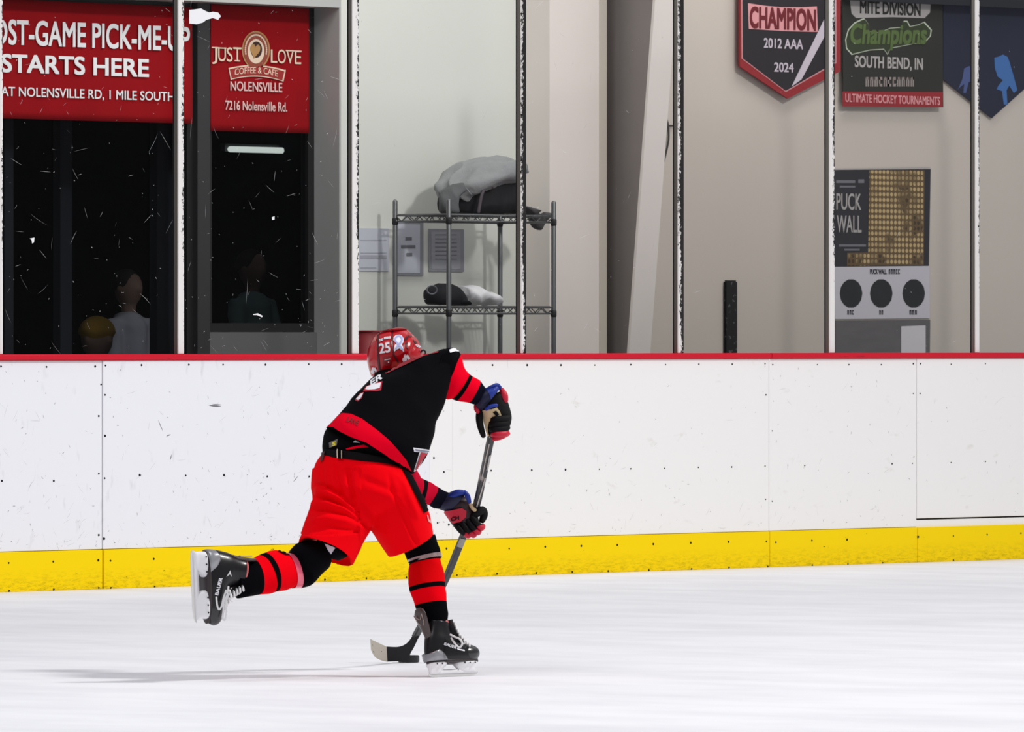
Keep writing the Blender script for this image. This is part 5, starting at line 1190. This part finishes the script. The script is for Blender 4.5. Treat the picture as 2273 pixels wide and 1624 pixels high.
decal('badge_print', [poly((854 + 2.2 * k, 797.5 - 0.4 * k), (855.6 + 2.2 * k, 797 - 0.4 * k), (855.6 + 2.2 * k, 799 - 0.4 * k), (854 + 2.2 * k, 799.5 - 0.4 * k)) for k in range(6)] + [poly((861, 802), (864, 802), (864, 805), (861, 805))], bvh_, m_wht, helmet, 0.0035, 0.001, 3)
for (cx, cy, s) in ((901, 796, 1.0), (830, 823, 0.8)):
    P = [poly(*oval(cx - 3 * s, cy + 2 * s, 5 * s, 6 * s, 12)), poly(*oval(cx - 2 * s, cy - 6 * s, 3 * s, 4 * s, 10)), poly(*oval(cx + 3 * s, cy - 5 * s, 3 * s, 4.5 * s, 10)), poly(*oval(cx + 6 * s, cy - 1 * s, 2.6 * s, 4 * s, 10))]
    decal('paw_sticker', P, bvh_, mat('sticker_pale', (236, 222, 230), 0.4), helmet, 0.002, 0.001, 3)
decal('helmet_print', [text_px('CCM', (923, 769), (11, 4), (-1, -5.5), 0.05)], bvh_, m_wht, helmet, 0.0025, 0.001, 3)
# ear guard, chin strap and wire face cage on the far side
bm = bmesh.new()
for k in range(7):
    z = 0.045 - 0.024 * k
    tube(bm, [HELC + HU * z + HR * (0.068 * math.sin(a)) + HF * (0.035 + 0.095 * math.cos(a)) for a in [(-1.35 + 2.7 * i / 14) for i in range(15)]], 0.0018, 6)
for k in range(7):
    a = -1.2 + 0.4 * k
    tube(bm, [HELC + HU * (0.045 - 0.144 * i / 6) + HR * (0.068 * math.sin(a)) + HF * (0.035 + 0.095 * math.cos(a)) for i in range(7)], 0.0018, 6)
link('face_cage', bm, mat('cage_dark', (40, 40, 44), 0.4, 0.6), helmet, smooth=True)
bm = bmesh.new(); tube(bm, smooth_path([pl(932, 786, 0.4), pl(938, 777, 0.4), pl(944, 780, 0.4), pl(944, 786, 0.41)], 5), 0.0028, 8); link('cage_clip', bm, MATS['cage_dark'], helmet, smooth=True)
bm = bmesh.new(); loft(bm, [(836, 800, 915, 800, 0.43, 0.07), (832, 826, 905, 818, 0.40, 0.07), (829, 842, 900, 830, 0.33, 0.08), (834, 858, 905, 845, 0.26, 0.08)], 32, 4); link('neck_guard', bm, m_cblk, sk, smooth=True)

# ---- gloves
m_navy = mat('glove_navy', (10, 14, 52), 0.55, spec=0.4); m_blue = mat('glove_blue', (10, 44, 140), 0.5, spec=0.4); m_gblk2 = mat('glove_black', (9, 8, 11), 0.7, spec=0.2, bump=0.2, bscale=120)
m_gred = mat('glove_crimson', (196, 12, 48), 0.5, spec=0.4); m_palm = mat('glove_palm_tan', (222, 200, 156), 0.85, bump=0.3, bscale=150)
def ptube(bm, pts, rad, n=12, k=5):
    P = smooth_path([list(pl(*p)) for p in pts], k)
    if hasattr(rad, '__len__'): rad = [cr([[r] for r in rad], j / k)[0] for j in range((len(rad) - 1) * k + 1)]
    return tube(bm, P, rad, n)
# upper glove (right hand on the butt of the stick)
bm = bmesh.new()
loft(bm, [(1066, 890, 1060, 905, 0.31, 0.02), (1112, 868, 1060, 906, 0.31, 0.045), (1124, 884, 1068, 916, 0.31, 0.048), (1132, 906, 1073, 934, 0.31, 0.046), (1136, 928, 1077, 950, 0.31, 0.042), (1130, 950, 1082, 966, 0.31, 0.036), (1118, 962, 1090, 972, 0.31, 0.024)], 32, 5, 2.3)
gl1 = link('glove', bm, m_gblk2, sk, smooth=True)
bm = bmesh.new(); loft(bm, [(1080, 862, 1055, 900, 0.28, 0.042), (1094, 855, 1058, 908, 0.285, 0.05), (1106, 853, 1064, 912, 0.29, 0.054), (1112, 860, 1070, 911, 0.295, 0.052)], 32, 5, 2.2, (True, True)); link('cuff', bm, m_navy, gl1, smooth=True)
for pth, rr in (([(1078, 865, 0.26), (1092, 857, 0.25), (1104, 853, 0.26), (1111, 860, 0.27)], 0.005), ([(1079, 908, 0.237), (1090, 901, 0.232), (1102, 899, 0.24)], 0.006)):
    bm = bmesh.new(); ptube(bm, pth, rr); link('cuff_roll', bm, m_blue, gl1, smooth=True)
for pth, rr in (([(1114, 866, 0.29), (1119, 877, 0.285), (1122, 889, 0.285)], [0.010, 0.013, 0.010]), ([(1056, 900, 0.27), (1058, 908, 0.268), (1061, 914, 0.27)], [0.007, 0.009, 0.007])):
    bm = bmesh.new(); ptube(bm, pth, rr); link('roll_pad', bm, m_gred, gl1, smooth=True)
bm = bmesh.new(); ptube(bm, [(1065, 912, 0.285), (1064, 930, 0.275), (1067, 948, 0.27), (1073, 967, 0.268)], [0.0125, 0.0125, 0.0115, 0.009]); link('thumb', bm, m_gblk2, gl1, smooth=True)
_cf = [c for c in gl1.children if c.name.startswith('cuff') and 'roll' not in c.name][0]
decal('cuff_panel', [poly((1080, 864), (1092, 858), (1105, 854), (1111, 860), (1100, 884), (1090, 890), (1086, 874))], bvh_of([_cf]), m_blue, gl1, 0.002, 0.001, 4)
bvg = bvh_of([gl1, [c for c in gl1.children if c.name.startswith('cuff')][0]])
decal('palm', [poly((1069, 911), (1080, 909), (1092, 908), (1103, 904), (1109, 912), (1114, 925), (1106, 927), (1092, 928), (1086, 936), (1083, 948), (1084, 960), (1090, 974), (1083, 972), (1075, 960), (1071, 940))], bvg, m_palm, gl1, 0.003, 0.002, 4)
decal('palm_patch', [poly((1094, 915), (1101, 911), (1108, 919), (1102, 924))], bvg, m_gblk2, gl1, 0.006, 0.002, 4)
for i, (y, m, le) in enumerate(((929, m_gblk2, 0), (940, m_gblk2, -2), (951, m_gblk2, -1), (962, m_gred, 2))):
    bm = bmesh.new(); ptube(bm, [(1130 - i * 1.5, y - 2, 0.275), (1122 - i, y, 0.262), (1106, y + 1, 0.253), (1096 + le, y + 2, 0.262), (1091 + le, y + 3, 0.28)], [0.010, 0.0115, 0.0115, 0.0105, 0.008]); link('finger', bm, m, gl1, smooth=True)
bm = bmesh.new(); ptube(bm, [(1128, 962, 0.285), (1112, 969, 0.268), (1096, 974, 0.268)], [0.008, 0.010, 0.008]); link('finger_guard', bm, m_gred, gl1, smooth=True)
# lower glove (left hand down the shaft)
bm = bmesh.new()
loft(bm, [(1008, 1098, 996, 1120, 0.61, 0.02), (1040, 1104, 986, 1134, 0.62, 0.042), (1048, 1122, 994, 1150, 0.63, 0.045), (1058, 1140, 1008, 1170, 0.64, 0.044), (1064, 1156, 1024, 1184, 0.645, 0.038), (1064, 1168, 1038, 1188, 0.645, 0.026)], 32, 5, 2.3)
gl2 = link('glove', bm, mat('glove_maroon', (36, 8, 16), 0.5, spec=0.4, bump=0.2, bscale=120), sk, smooth=True)
bm = bmesh.new(); loft(bm, [(994, 1094, 976, 1130, 0.595, 0.036), (1008, 1088, 984, 1133, 0.60, 0.044), (1024, 1087, 990, 1134, 0.605, 0.047), (1036, 1094, 1000, 1135, 0.61, 0.044)], 32, 5, 2.2); link('cuff', bm, m_navy, gl2, smooth=True)
for pth, rr in (([(998, 1102, 0.57), (1013, 1094, 0.56), (1027, 1092, 0.565)], [0.009, 0.012, 0.009]), ([(1031, 1091, 0.572), (1038, 1101, 0.572), (1042, 1114, 0.58)], [0.007, 0.009, 0.007])):
    bm = bmesh.new(); ptube(bm, pth, rr); link('cuff_roll', bm, m_blue, gl2, smooth=True)
bvg2 = bvh_of([gl2] + [c for c in gl2.children if c.name.startswith('cuff')])
decal('back_pad', [poly((984, 1133), (1005, 1131), (1025, 1127), (1035, 1134), (1034, 1147), (1022, 1157), (1006, 1161), (995, 1149))], bvg2, m_gred, gl2, 0.004, 0.004, 4)
decal('pad_lettering', [text_px('CH', (1001, 1157), (18, -4), (0, -9), 0.03)], bvh_of([c for c in gl2.children if c.name.startswith('back_pad')]), m_gblk2, gl2, 0.002, 0.001, 3)
for i, (a, b_, c) in enumerate((((1012, 1164), (1024, 1178), (1038, 1187)), ((1024, 1158), (1036, 1174), (1050, 1186)), ((1036, 1152), (1048, 1168), (1060, 1180)), ((1046, 1145), (1057, 1159), (1068, 1170)))):
    bm = bmesh.new(); ptube(bm, [(a[0], a[1], 0.605), (b_[0], b_[1], 0.592), (c[0], c[1], 0.60)], [0.0095, 0.0105, 0.009]); f = link('finger', bm, m_gblk2, gl2, smooth=True)
    bm = bmesh.new(); ptube(bm, [(c[0] - 5, c[1] - 3, 0.594), (c[0] + 1, c[1] + 1, 0.603), (c[0] + 4, c[1] - 3, 0.625)], [0.0098, 0.0108, 0.009]); link('finger_guard', bm, m_gred, f, smooth=True)
bm = bmesh.new(); ptube(bm, [(1046, 1148, 0.61), (1060, 1138, 0.605), (1070, 1132, 0.615), (1074, 1142, 0.625), (1070, 1155, 0.62)], [0.012, 0.014, 0.015, 0.0145, 0.011]); link('thumb', bm, m_gblk2, gl2, smooth=True)
bm = bmesh.new(); ptube(bm, [(1043, 1117, 0.60), (1050, 1127, 0.60), (1058, 1136, 0.60)], [0.006, 0.008, 0.005]); link('palm_edge', bm, m_palm, gl2, smooth=True)

# ---- stick
st = root('hockey_stick', pl(915, 1467, 1.25), 'black hockey stick with pale taped toe, held in both gloves', 'stick')
m_shaft = marks_mat('shaft_black', (34, 32, 34), (150, 142, 136), 20, (0.6, 0.6, 0.08), 0.6, 0.06, 0.3, spec=0.5)
path = smooth_path([pl(1104, 900, 0.30), pl(1097, 940, 0.31), pl(1088, 980, 0.36), pl(1073, 1052, 0.48), pl(1056, 1126, 0.61), pl(1027, 1193, 0.74), pl(991, 1281, 0.90), pl(955, 1350, 1.06), pl(922, 1412, 1.20)], 6)
def rect_sweep(path, w, th, wdir):
    bm = bmesh.new(); rg = []
    for i, p in enumerate(path):
        t_ = (path[min(i + 1, len(path) - 1)] - path[max(i - 1, 0)]).normalized(); a = (wdir - t_ * wdir.dot(t_)).normalized(); b2 = t_.cross(a)
        rg.append([bm.verts.new(p + a * u * w / 2 + b2 * v * th / 2) for u, v in ((-1, -.6), (-.7, -1), (.7, -1), (1, -.6), (1, .6), (.7, 1), (-.7, 1), (-1, .6))])
    for j in range(len(rg) - 1):
        for i in range(8): bm.faces.new((rg[j][i], rg[j][(i + 1) % 8], rg[j + 1][(i + 1) % 8], rg[j + 1][i]))
    bm.faces.new(rg[0]); bm.faces.new(rg[-1]); return bm
wdir = (RGT * 0.8 + FWD * 0.5).normalized()
shaft = link('shaft', rect_sweep(path, 0.024, 0.019, wdir), m_shaft, st)
link('grip_tape', rect_sweep(path[:10], 0.028, 0.023, wdir), mat('tape_black', (20, 20, 22), 0.9, bump=0.4, bscale=200), st)
bvs = bvh_of([shaft])
decal('shaft_label', [poly((1086, 1010), (1090, 1009), (1083, 1043), (1079, 1044))], bvs, mat('label_grey', (170, 166, 160), 0.4), st, 0.0015, 0.001, 4)
decal('shaft_reflection', [strip([(1077, 1060), (1068, 1092), (1058, 1125)], 1.4), strip([(1086, 985), (1078, 1020), (1070, 1060)], 0.9)], bvs, mat('reflection_silver', (176, 170, 164), 0.35, 0.4), st, 0.0015, 0.001, 4)  # pale strips paint the metallic reflection along the shaft edges
decal('shaft_reflection', [poly((1022, 1194), (1034, 1197), (1026, 1216), (1014, 1212))], bvs, mat('reflection_pewter', (150, 146, 140), 0.35, 0.4), st, 0.0015, 0.001, 4)  # reflection painted on the lower shaft
def blade(name, topc, botc, m, th):
    topc = [cr(topc, j / 5) for j in range((len(topc) - 1) * 5 + 1)]; botc = [cr(botc, j / 5) for j in range((len(botc) - 1) * 5 + 1)]
    bm = bmesh.new(); f = []; n = len(topc)
    for s in (-1, 1):
        f.append([(bm.verts.new(pl(a[0], a[1], a[2]) + FWD * s * th), bm.verts.new(pl(b2[0], b2[1], b2[2]) + FWD * s * th)) for a, b2 in zip(topc, botc)])
    for i in range(n - 1):
        for g in f: bm.faces.new((g[i][0], g[i + 1][0], g[i + 1][1], g[i][1]))
        for k in (0, 1): bm.faces.new((f[0][i][k], f[0][i + 1][k], f[1][i + 1][k], f[1][i][k]))
    for i in (0, n - 1): bm.faces.new((f[0][i][0], f[0][i][1], f[1][i][1], f[1][i][0]))
    return link(name, bm, m, st, smooth=False)
zc = 1.20
blade('blade', [(919, 1405, 1.19), (910, 1419, 1.2), (900, 1429, 1.205), (884, 1435, 1.21), (857, 1434.5, 1.23)], [(930, 1412, 1.19), (921, 1432, 1.2), (912, 1448, 1.205), (902, 1464, 1.21), (859, 1468, 1.23)], mat('blade_tape_black', (26, 26, 28), 0.85, bump=0.3, bscale=120), 0.006)
blade('toe_tape', [(858, 1434.5, 1.23), (846, 1429, 1.24), (834, 1423, 1.255), (822, 1417.5, 1.275)], [(860, 1468, 1.23), (846, 1465, 1.24), (832, 1457, 1.255), (823.5, 1442, 1.275)], marks_mat('toe_tape_pale', (206, 198, 182), (110, 104, 96), 45, (1, 1, 1), 0.64, 0.05, 0.8), 0.0068)

# ---- puck
pc = pl(907, 1462, 1.30); pc.z = 0.0
bm = bmesh.new(); bmesh.ops.create_cone(bm, cap_ends=True, segments=48, radius1=0.038, radius2=0.038, depth=0.0254, matrix=Matrix.Translation(pc + UP * 0.0130))
bmesh.ops.bevel(bm, geom=[e for e in bm.edges if abs(e.verts[0].co.z - e.verts[1].co.z) < 1e-6], offset=0.0025, segments=2, affect='EDGES')
tag(link('puck', bm, mat('puck_rubber', (22, 22, 24), 0.4, bump=0.3, bscale=200)), 'black rubber puck on the ice behind the stick blade', 'puck')
